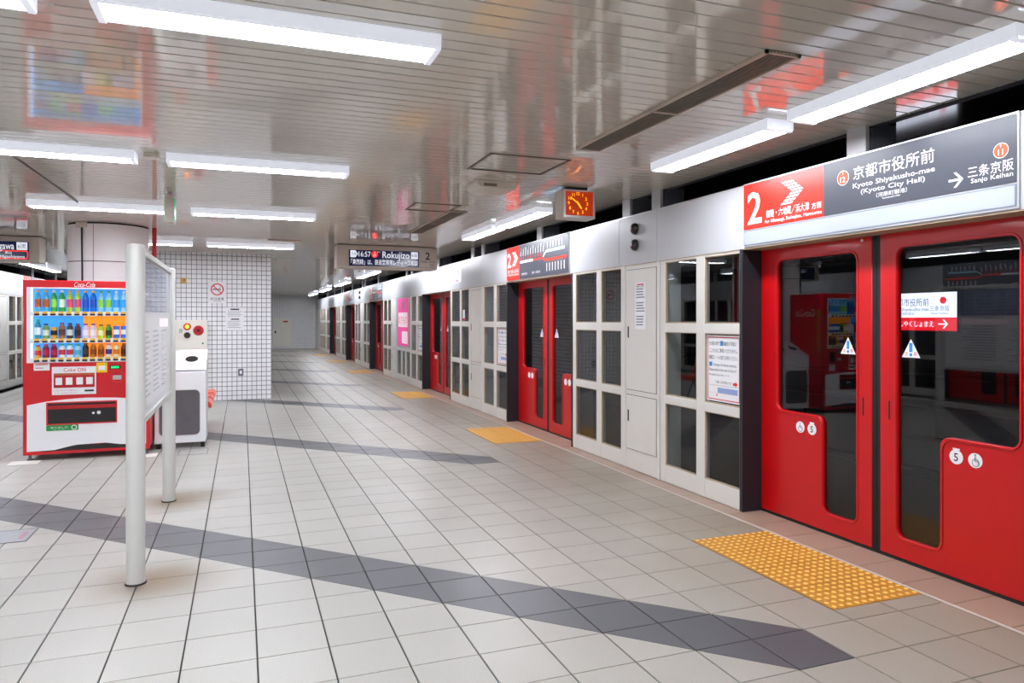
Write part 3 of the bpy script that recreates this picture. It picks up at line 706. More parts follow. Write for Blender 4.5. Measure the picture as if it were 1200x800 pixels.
notice('panel_notice', 'white printed notice with red heading on the service panel beyond the nearest door', 1, 5.885, 1.36, 1.80, 0.19, -0.0025, L, [('ruled_text', ruled.mesh('ruled_text', ink_grey)), ('red_heading', hd.mesh('red_heading', ink_red))], 'panel notices')
# small red and white sticker on the glass before door 3
notice('glass_sticker', 'small white and red sticker on the glass before the third red door', 1, 11.75, 1.44, 1.62, 0.2, 0.0215, None, [('red_band', MB().box(-0.003, -0.002, -0.1, 0.1, 1.44, 1.475).mesh('red_band', ink_red))])
# printed slips on the header near the third door
notice('header_slip', 'pale printed slip with a red mark on the header beside the third red door', 1, 12.05, 2.10, 2.34, 0.5, -0.001, [('のりば案内', -0.2, 2.29, 0.035, 0.36), ('乗換のご案内', -0.2, 2.24, 0.035, 0.36), ('ご注意', -0.2, 2.19, 0.035, 0.2)], [('red_mark', MB().box(-0.003, -0.002, -0.1, 0.1, 2.12, 2.145).mesh('red_mark', pink))])
notice('header_slip', 'narrow slip with upright lettering on the header above the third red door', 1, 13.75, 2.12, 2.34, 0.14, -0.001, [('乗', -0.03, 2.30, 0.05, None), ('車', -0.03, 2.23, 0.05, None), ('口', -0.03, 2.16, 0.05, None)])
# pink advertising poster
t = thing('advert_poster', 'pink advertising poster in a white frame between the third and fourth doors', 'poster', (XR, 16.55, 0))
part(t, 'frame', MB().box(0.0, 0.048, -0.66, 0.66, 0.805, 1.975).mesh('frame', alu, 0.003))
part(t, 'sheet', MB().box(-0.003, 0.0, -0.58, 0.58, 0.84, 1.95).mesh('sheet', pink), 'pink printed sheet')
part(t, 'print_panel', MB().box(-0.005, -0.003, -0.5, 0.5, 1.28, 1.62).box(-0.005, -0.003, -0.5, 0.1, 0.9, 1.18).mesh('print_panel', pink_l))
part(t, 'lettering', text_mesh([('のりもの', (-0.0055, 0, 1.45), 0.22, 'C', 0.9, 0.03)], F_RIGHT, ink_orange))
part(t, 'lettering', text_mesh([('京都', (-0.0055, 0, 1.78), 0.2, 'C', 0.5, 0.03)], F_RIGHT, mat('print_teal', '54b7a6', 0.5)))

# ------------------------------------------------------------------ station name board across the right track
navy = mat('print_navy', '28306a', 0.6)
sign_lit = mat('lit_sign_white', 'eef2ff', 0.5, emit=2.4, ecol='e8edff'); sign_lit_red = mat('lit_sign_red', 'e8182a', 0.5, emit=1.8, ecol='f01c2c')
t = thing('station_name_board', 'lit white and red station name board on the tunnel wall behind the nearest door', 'sign', (XR + 3.355, 5.9, 0))
part(t, 'case', MB().box(0.0, 0.044, -0.67, 0.55, 1.31, 1.76).mesh('case', jamb_dark, 0.004))
part(t, 'white_panel', MB().box(-0.006, 0.0, -0.65, 0.53, 1.475, 1.74).mesh('white_panel', sign_lit), 'white lit panel')
part(t, 'red_band', MB().box(-0.006, 0.0, -0.65, 0.53, 1.335, 1.475).mesh('red_band', sign_lit_red), 'red lit band')
for q in (('京都市役所前', -0.10, 1.64, 0.085, 0.47), ('Kyoto Shiyakusho-mae', -0.09, 1.565, 0.04, 0.49), ('（河原町御池）', -0.065, 1.515, 0.03, 0.2), ('三条京阪', -0.46, 1.57, 0.055, 0.23), ('Sanjo Keihan', -0.46, 1.52, 0.022, 0.2)):
    part(t, 'lettering', text_mesh([(q[0], (-0.007, q[1], q[2]), q[3], 'C', q[4], 0.006)], F_RIGHT, navy), 'navy lettering')
part(t, 'lettering', text_mesh([('きょうとしやくしょまえ', (-0.007, -0.055, 1.405), 0.065, 'C', 0.67, 0.012)], F_RIGHT, sign_lit))
b = part(t, 'badge_disc', plate_mesh([circ(0.50, 1.655, 0.038, 22)], F_RIGHT, (-0.006, 0, 0), 0.001, sign_lit_red, 0, 'badge_disc'))
part(b, 'lettering', text_mesh([('11', (-0.008, -0.50, 1.65), 0.035)], F_RIGHT, ink_white))
me = MB()
for lp2 in ([(-0.055, -0.006), (0.03, -0.006), (0.03, 0.006), (-0.055, 0.006)], [(0.01, 0.048), (0.055, 0), (0.01, -0.048), (-0.008, -0.048), (0.034, 0), (-0.008, 0.048)]):
    me.prism([(-(0.50 + p[0]), 1.405 + p[1]) for p in lp2], 'x', -0.0075, -0.006)
part(t, 'direction_arrow', me.mesh('direction_arrow', sign_lit))

# ------------------------------------------------------------------ tactile paving at each right-hand door
def tactile_mesh():
    mb = MB().box(-T / 2 + 0.0025, T / 2 - 0.0025, -T / 2 + 0.0025, T / 2 - 0.0025, 0.0, 0.0035)
    n = 6
    for i in range(n):
        for j in range(n):
            mb.lathe([(0.016, 0.0035), (0.0125, 0.0075), (0.007, 0.0085)], 8, (-T / 2 + (i + 0.5) * T / n, -T / 2 + (j + 0.5) * T / n, 0))
    return mb.mesh('tactile_tile', yellow_two)
yellow_two = mat('tactile_yellow_domes', 'b67c22', 0.45, noise=0.15, nscale=40)
nt = yellow_two.node_tree; b = nt.nodes['Principled BSDF']      # colour turns paler towards the dome tops
g = nt.nodes.new('ShaderNodeNewGeometry'); sp = nt.nodes.new('ShaderNodeSeparateXYZ'); nt.links.new(g.outputs['Position'], sp.inputs[0])
mr = nt.nodes.new('ShaderNodeMapRange'); mr.inputs['From Min'].default_value = 0.005; mr.inputs['From Max'].default_value = 0.008; nt.links.new(sp.outputs['Z'], mr.inputs['Value'])
mx = nt.nodes.new('ShaderNodeMix'); mx.data_type = 'RGBA'; nt.links.new(mr.outputs[0], mx.inputs['Factor'])
src = b.inputs['Base Color'].links[0].from_socket; nt.links.new(src, mx.inputs['A']); mx.inputs['B'].default_value = (*lin('efc268'), 1); nt.links.new(mx.outputs['Result'], b.inputs['Base Color'])
tac = tactile_mesh()
for i, c in enumerate(DOORS):
    t = thing('tactile_paving', 'yellow studded tactile paving on the floor before the %s red door' % DW[i], 'tactile paving', (X0G + 8 * T, c - 0.6, 0), 0, 'tactile paving pads')
    for a in range(2):
        for k in range(4):
            o = part(t, 'tactile_tile', tac); o.location = ((a + 0.5) * T, (k + 0.5) * T, 0)

# ------------------------------------------------------------------ ceiling lights
LEN = 1.295
def make_light():
    t = thing('ceiling_light', 'x', 'light')
    h = LEN / 2; z1 = ZC; z0 = ZC - 0.062
    part(t, 'housing', MB().prism([(-0.098, z1), (-0.098, z0 + 0.008), (-0.094, z0), (-0.084, z0), (-0.084, z0 + 0.01), (0.084, z0 + 0.01), (0.084, z0), (0.094, z0), (0.098, z0 + 0.008), (0.098, z1)], 'x', -h, h).mesh('housing', light_house))
    part(t, 'diffuser', MB().box(-h + 0.03, h - 0.03, -0.083, 0.083, z0 + 0.001, z0 + 0.009).mesh('diffuser', tube_m), 'glowing white diffuser')
    for s in (-1, 1):
        part(t, 'end_cap', MB().box(min(s * h, s * (h - 0.028)), max(s * h, s * (h - 0.028)), -0.094, 0.094, z0 - 0.006, z0 + 0.001).mesh('end_cap', light_house, 0.002))
        part(t, 'clip', MB().box(s * (h - 0.09) - 0.02, s * (h - 0.09) + 0.02, -0.006, 0.006, z0 - 0.006, z0 + 0.001).mesh('clip', alu, 0.002))
    return t
light0 = make_light(); used = [False]
def put_light(x, y, rz, label, group):
    if not used[0]:
        used[0] = True; light0.location = (x, y, 0); light0.rotation_euler = (0, 0, rz); light0['label'] = label; light0['group'] = group
    else: dup(light0, (x, y, 0), rz, label, group)
ROWS = [3.01, 5.76, 8.43, 12.0]
for i, y in enumerate(ROWS):
    put_light(0.137, y, 0, 'right-hand tube light of the %s crosswise row on the ceiling' % ORD[i], 'crosswise ceiling lights')
    put_light(-1.36, y, 0, 'left-hand tube light of the %s crosswise row on the ceiling' % ORD[i], 'crosswise ceiling lights')
for y in (0.3, -2.4):
    for x, q in ((0.137, 'right'), (-1.36, 'left')): put_light(x, y, 0, '%s tube light of the crosswise row %s the camera' % (q, 'directly above' if y > 0 else 'behind'), 'ceiling lights behind the camera')
LY = []
for k in range(7): LY += [2.62 + 5.03 * k, 4.08 + 5.03 * k]
for i, y in enumerate(LY):
    put_light(3.02, y, PI / 2, '%s tube light in the line above the right platform edge' % ORD[i], 'edge ceiling lights')
    put_light(-4.14, y, PI / 2, '%s tube light in the line above the left platform edge' % ORD[i], 'edge ceiling lights')
for y in (-2.41, -0.95):
    for x, q in ((3.02, 'right'), (-4.14, 'left')): put_light(x, y, PI / 2, '%s edge tube light %s behind the camera' % (q, 'just' if y > -2 else 'further'), 'ceiling lights behind the camera')

# ------------------------------------------------------------------ ceiling vents, hatches, small boxes
def vent(y0, y1, x0, x1, label):
    t = thing('ceiling_vent', label, 'vent', ((x0 + x1) / 2, (y0 + y1) / 2, ZC), 0, 'ceiling vents')
    w, l = (x1 - x0) / 2, (y1 - y0) / 2
    part(t, 'backing', MB().box(-w, w, -l, l, -0.002, -0.0005).mesh('backing', dark_gap))
    part(t, 'frame', MB().box(-w, -w + 0.018, -l, l, -0.016, 0).box(w - 0.018, w, -l, l, -0.016, 0).box(-w, w, -l, -l + 0.012, -0.016, 0).box(-w, w, l - 0.012, l, -0.016, 0).box(-w, w, -0.01, 0.01, -0.016, 0).mesh('frame', vent_frame))
    n = 8; sl = MB().box(-0.004, 0.004, -l, l, -0.013, -0.002).mesh('slat', dark_metal)
    for k in range(n):
        o = part(t, 'slat', sl); o.location = (-w + 0.018 + (k + 0.5) * (2 * w - 0.036) / n, 0, 0)
    for q in (-0.5, 0.5): part(t, 'cross_bar', MB().box(-w + 0.018, w - 0.018, q * l - 0.004, q * l + 0.004, -0.011, -0.003).mesh('cross_bar', dark_metal))
vent_frame = mat('vent_frame_tan', 'bcae9e', 0.35); hatch_frame = mat('hatch_frame_dark', '5d5148', 0.4)
vent(2.56, 4.49, 2.175, 2.37, 'long slotted air vent in the ceiling near the camera')
vent(7.56, 9.62, 2.13, 2.33, 'long slotted air vent in the ceiling above the second red door')
vent(12.6, 14.6, 2.13, 2.33, 'long slotted air vent in the ceiling beyond the departure board')
def hatch(x0, x1, y0, y1, label):
    t = thing('ceiling_hatch', label, 'hatch', ((x0 + x1) / 2, (y0 + y1) / 2, ZC), 0, 'ceiling hatches')
    w, l = (x1 - x0) / 2, (y1 - y0) / 2
    part(t, 'frame', MB().box(-w, -w + 0.02, -l, l, -0.008, 0).box(w - 0.02, w, -l, l, -0.008, 0).box(-w, w, -l, -l + 0.012, -0.008, 0).box(-w, w, l - 0.012, l, -0.008, 0).mesh('frame', hatch_frame))
hatch(1.67, 2.31, 4.85, 5.42, 'square access hatch frame in the ceiling before the clock')
hatch(1.66, 2.15, 7.18, 7.67, 'square access hatch frame in the ceiling beside the second vent')
t = thing('ceiling_speaker_grille', 'small flat ceiling plate beyond the third crosswise light row', 'grille', (0.6, 11.3, ZC), 0)
part(t, 'plate', MB().box(-0.24, 0.24, -0.1, 0.1, -0.012, 0).mesh('plate', vent_frame, 0.003))
t = thing('ceiling_unit', 'small pale box with a slotted end fixed under the ceiling before the clock', 'ceiling unit', (2.04, 5.95, ZC), 0)
part(t, 'body', MB().prism([(-0.16, 0), (-0.16, -0.03), (-0.12, -0.065), (0.19, -0.065), (0.22, 0)], 'y', -0.14, 0.2).mesh('body', beige_metal, 0.006))
part(t, 'slot', MB().box(-0.10, 0.02, -0.142, -0.139, -0.05, -0.025).mesh('slot', dark_metal))
t = thing('junction_box', 'small beige box between the two lights of the second crosswise row', 'ceiling box', (-0.61, 5.76, ZC), 0)
part(t, 'body', MB().box(-0.05, 0.05, -0.05, 0.05, -0.03, 0).mesh('body', beige_metal, 0.004))

single('ceiling_conduit', MB().tube((0, -1.3, -0.008), (0, 1.35, -0.008), 0.008, 8).mesh('ceiling_conduit', hatch_frame, smooth=True), 'thin dark conduit along the ceiling between the left-hand crosswise lights', 'conduit', (-1.56, 7.2, ZC))

# ------------------------------------------------------------------ clock
clk_face = mat('clock_face_orange', 'a8340c', 0.2, emit=0.55, ecol='a8300a'); clk_ink = mat('clock_yellow', 'ffb01c', 0.4, emit=1.3, ecol='ffa810')
t = thing('platform_clock', 'square clock with glowing orange face hung from the ceiling over the platform edge', 'clock', (2.845, 5.8, ZC))
part(t, 'hanger', MB().box(-0.10, 0.10, 0.04, 0.14, -0.03, 0).mesh('hanger', black_rubber))
part(t, 'case', MB().box(-0.162, 0.162, 0.01, 0.175, -0.288, -0.025).mesh('case', beige_metal, 0.012))
fr = plate_mesh([rect(-0.158, 0.158, -0.284, -0.029), rect(-0.138, 0.138, -0.262, -0.045)], F_FRONT, (0, 0.012, 0), 0.014, alu, 0.002, 'bezel'); part(t, 'bezel', fr)
f = part(t, 'face', MB().box(-0.138, 0.138, 0.004, 0.010, -0.262, -0.045).mesh('face', clk_face), 'orange clock face')
cxk, czk, rk = -0.012, -0.152, 0.088
W = []
for k in range(1, 13):
    a = 2 * PI * k / 12; W.append((str(k), (cxk + rk * math.sin(a) * 1.05, 0.0035, czk + rk * math.cos(a)), 0.028, 'C', None, 0.03))
part(f, 'numerals', text_mesh(W, F_FRONT, clk_ink), 'yellow numerals')
def hand(a, l, w):
    d = Vector((math.sin(a), math.cos(a))); n = Vector((d.y, -d.x)); c = Vector((cxk, czk))
    P = [c - d * 0.02 - n * w, c + d * l - n * w * 0.8, c + d * l + n * w * 0.8, c - d * 0.02 + n * w]
    return MB().prism([(p.x, p.y) for p in P], 'y', 0.001, 0.003).mesh('hand', clk_ink)
part(f, 'hand', hand(2 * PI * 51 / 60, 0.088, 0.005)); part(f, 'hand', hand(2 * PI * 4.78 / 12, 0.058, 0.007))

# ------------------------------------------------------------------ departure boards
scr = mat('led_screen', '060a1c', 0.15, emit=0.35, ecol='0a1a55')
led_w = mat('led_white', 'c8ccd4', 0.5, emit=0.75, ecol='eef2ff'); led_r = mat('led_red', 'ff3020', 0.5, emit=1.2, ecol='ff2a18'); led_k = mat('led_navy_print', '1b2350', 0.5)
def board(x0, x1, y, label, items, right):
    t = thing('departure_board', label, 'display board', ((x0 + x1) / 2, y, ZC), 0, 'departure boards'); c = (x0 + x1) / 2
    w = (x1 - x0) / 2; zb = 2.275 - ZC
    part(t, 'case', MB().box(-w, w, 0.0, 0.34, zb, -0.012).mesh('case', beige_metal, 0.008))
    part(t, 'mount_plate', MB().box(-w + 0.02, w - 0.02, 0.04, 0.3, -0.02, 0).mesh('mount_plate', dark_metal))
    a, b = (1.588 - 2.21, 2.719 - 2.21) if right else (w - 1.31, w - 0.13)
    s = part(t, 'screen', MB().box(a, b, -0.006, 0.004, 2.31 - ZC, 2.563 - ZC).mesh('screen', scr), 'dark blue glowing display')
    for nm, me, lb in items(a, b, ZC): part(s, nm, me, lb)
    return t, a, b
def items_r(a, b, zc):
    y = -0.0068; zt = 2.50 - zc; zl = 2.375 - zc
    it = [('lettering', text_mesh([q], F_FRONT, led_w), 'white glowing letters') for q in (('16:57', (a + 0.245, y, zt), 0.085, 'C', 0.19, 0.0), ('For', (a + 0.475, y, zt + 0.04), 0.025), ('Rokujizo', (a + 0.75, y, zt + 0.0), 0.11, 'C', 0.44, 0.01), ('「東西線」は、鉄道警察隊レディース相談', (a + 0.57, y, zl), 0.085, 'C', 1.08, 0.01))]
    it.append(('arrow_tag', plate_mesh([[(a + 0.02, zt - 0.055), (a + 0.1, zt - 0.055), (a + 0.14, zt), (a + 0.1, zt + 0.055), (a + 0.02, zt + 0.055)]], F_FRONT, (0, -0.006, 0), 0.0008, led_w, 0, 'arrow_tag'), None))
    it.append(('car_tag', plate_mesh([rect(b - 0.13, b - 0.02, zt - 0.055, zt + 0.055)], F_FRONT, (0, -0.006, 0), 0.0008, led_w, 0, 'car_tag'), None))
    for q in (('次発', (a + 0.075, -0.0072, zt), 0.05, 'C', 0.09, 0.01), ('6両', (b - 0.075, -0.0072, zt), 0.06, 'C', 0.09, 0.01)): it.append(('lettering', text_mesh([q], F_FRONT, led_k), None))
    it.append(('line_badge', plate_mesh([circ(a + 0.405, zt, 0.052, 22)], F_FRONT, (0, -0.006, 0), 0.0008, led_r, 0, 'line_badge'), 'red disc'))
    it.append(('lettering', text_mesh([('T', (a + 0.405, -0.0072, zt + 0.02), 0.035), ('07', (a + 0.405, -0.0072, zt - 0.02), 0.035)], F_FRONT, led_w), None))
    return it
t, a, b = board(1.40, 3.02, 11.5, 'departure board reading Rokujizo hung under the ceiling by the right platform edge', items_r, True)
part(t, 'lettering', text_mesh([('2', (0.655, -0.0008, 2.50 - ZC), 0.12, 'C', None, 0.03), ('六地蔵・浜大津', (0.655, -0.0008, 2.405 - ZC), 0.035, 'C', 0.24), ('方面', (0.72, -0.0008, 2.355 - ZC), 0.03), ('for Rokujizo, Hamaotsu', (0.655, -0.0008, 2.31 - ZC), 0.018, 'C', 0.24)], F_FRONT, ink_black))
def items_l(a, b, zc):
    y = -0.0068; zt = 2.50 - zc; zl = 2.375 - zc
    it = [('lettering', text_mesh([q], F_FRONT, led_w), None) for q in (('Uzumasa Tenjingawa', (a + 0.62, y, zt), 0.1, 'C', 0.76, 0.01), ('東山', (b - 0.25, y, zl + 0.028), 0.04), ('Higashiyama', (b - 0.2, y, zl - 0.025), 0.045, 'C', 0.3), ('Next', (b - 0.5, y, zl + 0.01), 0.04))]
    it.append(('car_tag', plate_mesh([rect(b - 0.15, b - 0.02, zt - 0.055, zt + 0.055)], F_FRONT, (0, -0.006, 0), 0.0008, led_w, 0, 'car_tag'), None))
    it.append(('lettering', text_mesh([('6両', (b - 0.085, -0.0072, zt), 0.07, 'C', 0.1)], F_FRONT, led_k), None))
    it.append(('red_outline', plate_mesh([round_poly(rect(b - 0.40, b - 0.01, zl - 0.06, zl + 0.06), 0.03), round_poly(rect(b - 0.388, b - 0.022, zl - 0.048, zl + 0.048), 0.024)], F_FRONT, (0, -0.006, 0), 0.0008, led_r, 0, 'red_outline'), None))
    return it
t, a, b = board(-4.15, -2.72, 12.0, 'departure board with a red outlined name under the ceiling by the left edge', items_l, False)

# exit sign seen edge-on
green = mat('exit_green', '1fa463', 0.4, emit=0.5)
t = thing('exit_sign', 'slim hanging exit sign seen edge-on below the ceiling', 'sign', (-0.635, 7.35, ZC))
part(t, 'case', MB().box(-0.04, 0.04, 0.0, 0.2, -0.285, -0.03).mesh('case', beige_metal, 0.006))
part(t, 'green_face', MB().box(0.04, 0.044, 0.02, 0.18, -0.265, -0.06).mesh('green_face', green))
part(t, 'green_face', MB().box(-0.044, -0.04, 0.02, 0.18, -0.265, -0.06).mesh('green_face', green))
part(t, 'hanger', MB().box(-0.02, 0.02, 0.06, 0.14, -0.03, 0).mesh('hanger', beige_metal))

# ------------------------------------------------------------------ round pillar
px, pyy, pr = -1.60, 10.44, 0.46
t = thing('round_pillar', 'round white enamel panelled pillar behind the vending machine', 'pillar', (px, pyy, 0))
part(t, 'core', MB().lathe([(pr - 0.01, 0), (pr - 0.01, ZC)], 48).mesh('core', dark_gap, smooth=True))
def arc(r0, r1, a0, a1, z0, z1, n=10):
    mb = MB(); P = [(r1 * math.cos(a0 + (a1 - a0) * i / n), r1 * math.sin(a0 + (a1 - a0) * i / n)) for i in range(n + 1)] + [(r0 * math.cos(a1 - (a1 - a0) * i / n), r0 * math.sin(a1 - (a1 - a0) * i / n)) for i in range(n + 1)]
    return mb.prism(P, 'z', z0, z1).mesh('cladding_panel', pillar_m, smooth=True)
a_s = -PI / 2 + 0.12 - 0.35
for k in range(4):
    for z0, z1 in ((0.1, 1.0), (1.008, 2.166), (2.176, ZC - 0.02)):
        part(t, 'cladding_panel', arc(pr - 0.012, pr, a_s + k * PI / 2 + 0.009, a_s + (k + 1) * PI / 2 - 0.009, z0, z1))
part(t, 'base_ring', MB().lathe([(pr + 0.004, 0), (pr + 0.004, 0.1)], 40).mesh('base_ring', steel_dark, smooth=True))
mb = MB(); ca = -PI / 2 - 0.52; P0 = (math.cos(ca) * (pr + 0.012), math.sin(ca) * (pr + 0.012))
mb.tube((P0[0], P0[1], ZC - 0.07), (P0[0] + 0.01, P0[1], 1.6), 0.010, 8); part(t, 'cable', mb.mesh('cable', black_rubber, smooth=True), 'black cable')
part(t, 'cable_box', MB().box(P0[0] - 0.06, P0[0] + 0.06, P0[1] - 0.03, P0[1] + 0.05, ZC - 0.07, ZC).mesh('cable_box', beige_metal, 0.006))
red_paint = mat('red_paint', 'b5121c', 0.35)
single('red_pole', MB().tube((0, 0, 0), (0, 0, ZC), 0.028, 14).mesh('red_pole', red_paint, smooth=True), 'thin red pipe rising beside the round white pillar', 'pipe', (-1.075, 10.42, 0))

# ------------------------------------------------------------------ drinks vending machine (local: front at y = 0, facing -y)
VX, VY = -1.51, 8.57
v_red = mat('vending_red', 'cf0a1c', 0.3, coat=0.3, noise=0.03, nscale=4); v_white = mat('vending_white', 'eff0f4', 0.35)
v_dark = mat('vending_dark_window', '221f22', 0.12); v_blue = mat('display_blue_backing', '2f8fe0', 0.4, emit=0.75, ecol='3d9cf0', noise=0.35, nscale=6)
v_orange = mat('display_orange_backing', 'f08a1c', 0.4, emit=0.75, ecol='ff9018', noise=0.3, nscale=6); v_lit = mat('display_lit_white', 'eef4ff', 0.4, emit=1.0)
v_green = mat('sticker_green', '12923f', 0.5); v_yellow = mat('sticker_yellow', 'f5c914', 0.5); led_green = mat('led_green', '12d070', 0.4, emit=1.5, ecol='10d870'); v_orange_ink = mat('price_tag_yellow', 'f2c02a', 0.5)
vm = thing('vending_machine', 'red drinks vending machine with lit bottle display beside the white pillar', 'vending machine', (VX, VY, 0))
part(vm, 'body', MB().box(-0.58, 0.58, 0.092, 0.72, 0.075, 1.855).mesh('body', v_red, 0.006), 'red cabinet body')
wx0, wx1, wz0, wz1 = -0.542, 0.50, 1.012, 1.778
part(vm, 'bounce_cover', MB().box(-0.57, 0.57, 0.1, 0.71, 1.855, 1.859).mesh('bounce_cover', v_white), 'pale cover added to keep red bounce off the pillar')  # pale sheet added on the unseen top so no red bounces onto the pillar
door = part(vm, 'front_door', plate_mesh([rect(-0.58, 0.58, 0.085, 1.858), rect(wx0, wx1, wz0, wz1)], F_FRONT, (0, 0.094, 0), 0.094, v_red, 0.006, 'front_door'), 'red front door')
fr = plate_mesh([rect(wx0 - 0.006, wx1 + 0.006, wz0 - 0.006, wz1 + 0.006), rect(wx0 + 0.03, wx1 - 0.012, wz0 + 0.004, wz1 - 0.008)], F_FRONT, (0, 0.012, 0), 0.014, v_white, 0.002, 'window_frame'); part(door, 'window_frame', fr)
# display compartment behind the window: backing panels per shelf, shelves, lamp
SH = [(1.50, 1.77), (1.222, 1.49), (1.03, 1.212)]
split = -0.055
part(vm, 'display_backing', MB().box(wx0, wx1, 0.088, 0.091, SH[0][0], 1.778).mesh('display_backing', v_blue), 'blue lit backing')
for z0, z1 in SH[1:]:
    part(vm, 'display_backing', MB().box(wx0, split, 0.088, 0.091, z0, z1).mesh('display_backing', v_blue), 'blue lit backing')
    part(vm, 'display_backing', MB().box(split, wx1, 0.088, 0.091, z0, z1).mesh('display_backing', v_orange), 'orange lit backing')
part(vm, 'side_lamp', MB().box(wx0 + 0.002, wx0 + 0.030, 0.02, 0.088, wz0, wz1).mesh('side_lamp', v_lit), 'white glowing strip')
COLX = [-0.458 + 0.0715 * k for k in range(13)]
btn = MB().box(-0.024, 0.024, -0.006, 0.0, -0.009, 0.009).mesh('button', black_rubber, 0.003); tagm = MB().box(-0.022, 0.022, -0.002, 0.0, -0.01, 0.01).mesh('price_tag', v_orange_ink)
SHELF_Z = [1.535, 1.255, 1.058]
for z in SHELF_Z:
    sh = part(vm, 'shelf', MB().box(wx0 + 0.03, wx1 - 0.012, -0.002, 0.087, z - 0.046, z - 0.012).box(wx0 + 0.03, wx1 - 0.012, 0.0, 0.087, z - 0.012, z).mesh('shelf', v_white), 'white shelf rail')
    for x in COLX:
        o = part(sh, 'button', btn); o.location = (x, -0.002, z - 0.031)
        o = part(sh, 'price_tag', tagm); o.location = (x, -0.001, z - 0.010)
# lower front
wp = [(-0.545, 0.10), (-0.30, 0.105), (-0.17, 0.135), (-0.10, 0.148), (0.16, 0.155), (0.30, 0.13), (0.545, 0.12), (0.545, 0.60), (0.25, 0.625), (0.0, 0.635), (-0.2, 0.625), (-0.38, 0.605), (-0.545, 0.575)]
part(door, 'lower_panel', plate_mesh([wp, rect(-0.375, 0.272, 0.362, 0.598)], F_FRONT, (0, 0, 0), 0.004, v_white, 0, 'lower_panel'), 'white curved lower panel')
sl = part(door, 'outlet_slot', plate_mesh([rect(-0.375, 0.272, 0.362, 0.598), rect(-0.362, 0.26, 0.374, 0.585)], F_FRONT, (0, 0.0, 0), 0.008, v_red, 0.001, 'outlet_slot'))
part(sl, 'flap', MB().box(-0.362, 0.26, -0.002, 0.0, 0.374, 0.585).mesh('flap', v_dark), 'dark outlet flap')
part(sl, 'flap_band', MB().box(-0.362, 0.26, -0.0035, -0.002, 0.525, 0.562).mesh('flap_band', red_paint))
part(sl, 'flap_mark', plate_mesh([circ(0.10, 0.475, 0.018, 16), circ(0.05, 0.472, 0.012, 12)], F_FRONT, (0, -0.002, 0), 0.001, ink_white, 0, 'flap_mark'))
st = part(door, 'green_sticker', plate_mesh([round_poly(rect(-0.375, -0.085, 0.302, 0.362), 0.012)], F_FRONT, (0, -0.004, 0), 0.001, v_green, 0, 'green_sticker'), 'green sticker')
part(st, 'lettering', text_mesh([('取り出し口', (-0.26, -0.0052, 0.335), 0.022, 'C', 0.15), ('ゆっくり', (-0.26, -0.0052, 0.312), 0.012, 'C', 0.1)], F_FRONT, ink_white))
part(st, 'recycle_mark', plate_mesh([circ(-0.125, 0.332, 0.026, 20), circ(-0.125, 0.332, 0.018, 20)], F_FRONT, (0, -0.005, 0), 0.0008, ink_white, 0, 'recycle_mark'))
pn = part(door, 'app_panel', MB().box(-0.325, 0.075, -0.004, 0.0, 0.672, 0.962).mesh('app_panel', v_white, 0.001), 'white and red instruction panel')
part(pn, 'red_field', MB().box(-0.308, 0.062, -0.006, -0.004, 0.745, 0.895).mesh('red_field', red_paint))
part(pn, 'orange_strip', MB().box(-0.308, 0.062, -0.0062, -0.006, 0.872, 0.895).mesh('orange_strip', mat('dull_orange', 'b5562e', 0.5)))
for k, x in enumerate((-0.262, -0.17, -0.075, 0.015)): part(pn, 'step_icon', MB().box(x - 0.03, x + 0.03, -0.0075, -0.006, 0.775, 0.85).mesh('step_icon', paper))
part(pn, 'lettering', text_mesh([('Coke ON', (-0.12, -0.0045, 0.93), 0.04, 'C', 0.2, 0.01), ('スマホでドリンクをもっと', (-0.2, -0.0045, 0.717), 0.018, 'C', 0.22), ('アプリをダウンロード', (-0.2, -0.0045, 0.69), 0.014, 'C', 0.2)], F_FRONT, ink_red))
part(pn, 'search_tag', MB().box(-0.03, 0.055, -0.0055, -0.004, 0.70, 0.718).mesh('search_tag', ink_black))
o = part(door, 'yellow_sticker', MB().box(0.078, 0.178, -0.003, 0.0, 0.895, 1.0).mesh('yellow_sticker', v_yellow)); part(o, 'sticker_print', MB().box(0.098, 0.158, -0.004, -0.003, 0.918, 0.965).mesh('sticker_print', paper))
part(door, 'price_display', MB().box(0.205, 0.30, -0.004, 0.0, 0.928, 0.968).mesh('price_display', v_dark)); part(door, 'price_digits', text_mesh([('8888', (0.252, -0.0045, 0.948), 0.026, 'C', 0.075, 0.03)], F_FRONT, led_green), 'green glowing digits')
cn = part(door, 'coin_surround', plate_mesh([circ(0.27, 0.845, 0.068, 26), circ(0.27, 0.845, 0.056, 26)], F_FRONT, (0, 0, 0), 0.01, v_red, 0.002, 'coin_surround')); part(cn, 'coin_slot', MB().box(0.228, 0.312, -0.006, 0.0, 0.815, 0.862).mesh('coin_slot', alu, 0.003))
o = part(door, 'paper_label', MB().box(-0.485, -0.345, -0.002, 0.0, 0.928, 1.0).mesh('paper_label', paper)); part(o, 'label_print', MB().box(-0.47, -0.36, -0.003, -0.002, 0.985, 0.995).box(-0.47, -0.40, -0.003, -0.002, 0.95, 0.957).mesh('label_print', ink_red))
part(door, 'note_slot', MB().box(0.36, 0.46, -0.008, 0.0, 0.80, 0.95).mesh('note_slot', v_dark, 0.004)); part(door, 'card_reader', MB().box(0.36, 0.47, -0.006, 0.0, 0.66, 0.76).mesh('card_reader', v_white, 0.003))
part(door, 'logo', text_mesh([('Coca-Cola', (-0.03, -0.0005, 1.818), 0.055, 'C', 0.19, 0.01, 0.3)], F_FRONT, ink_white), 'white script logo')
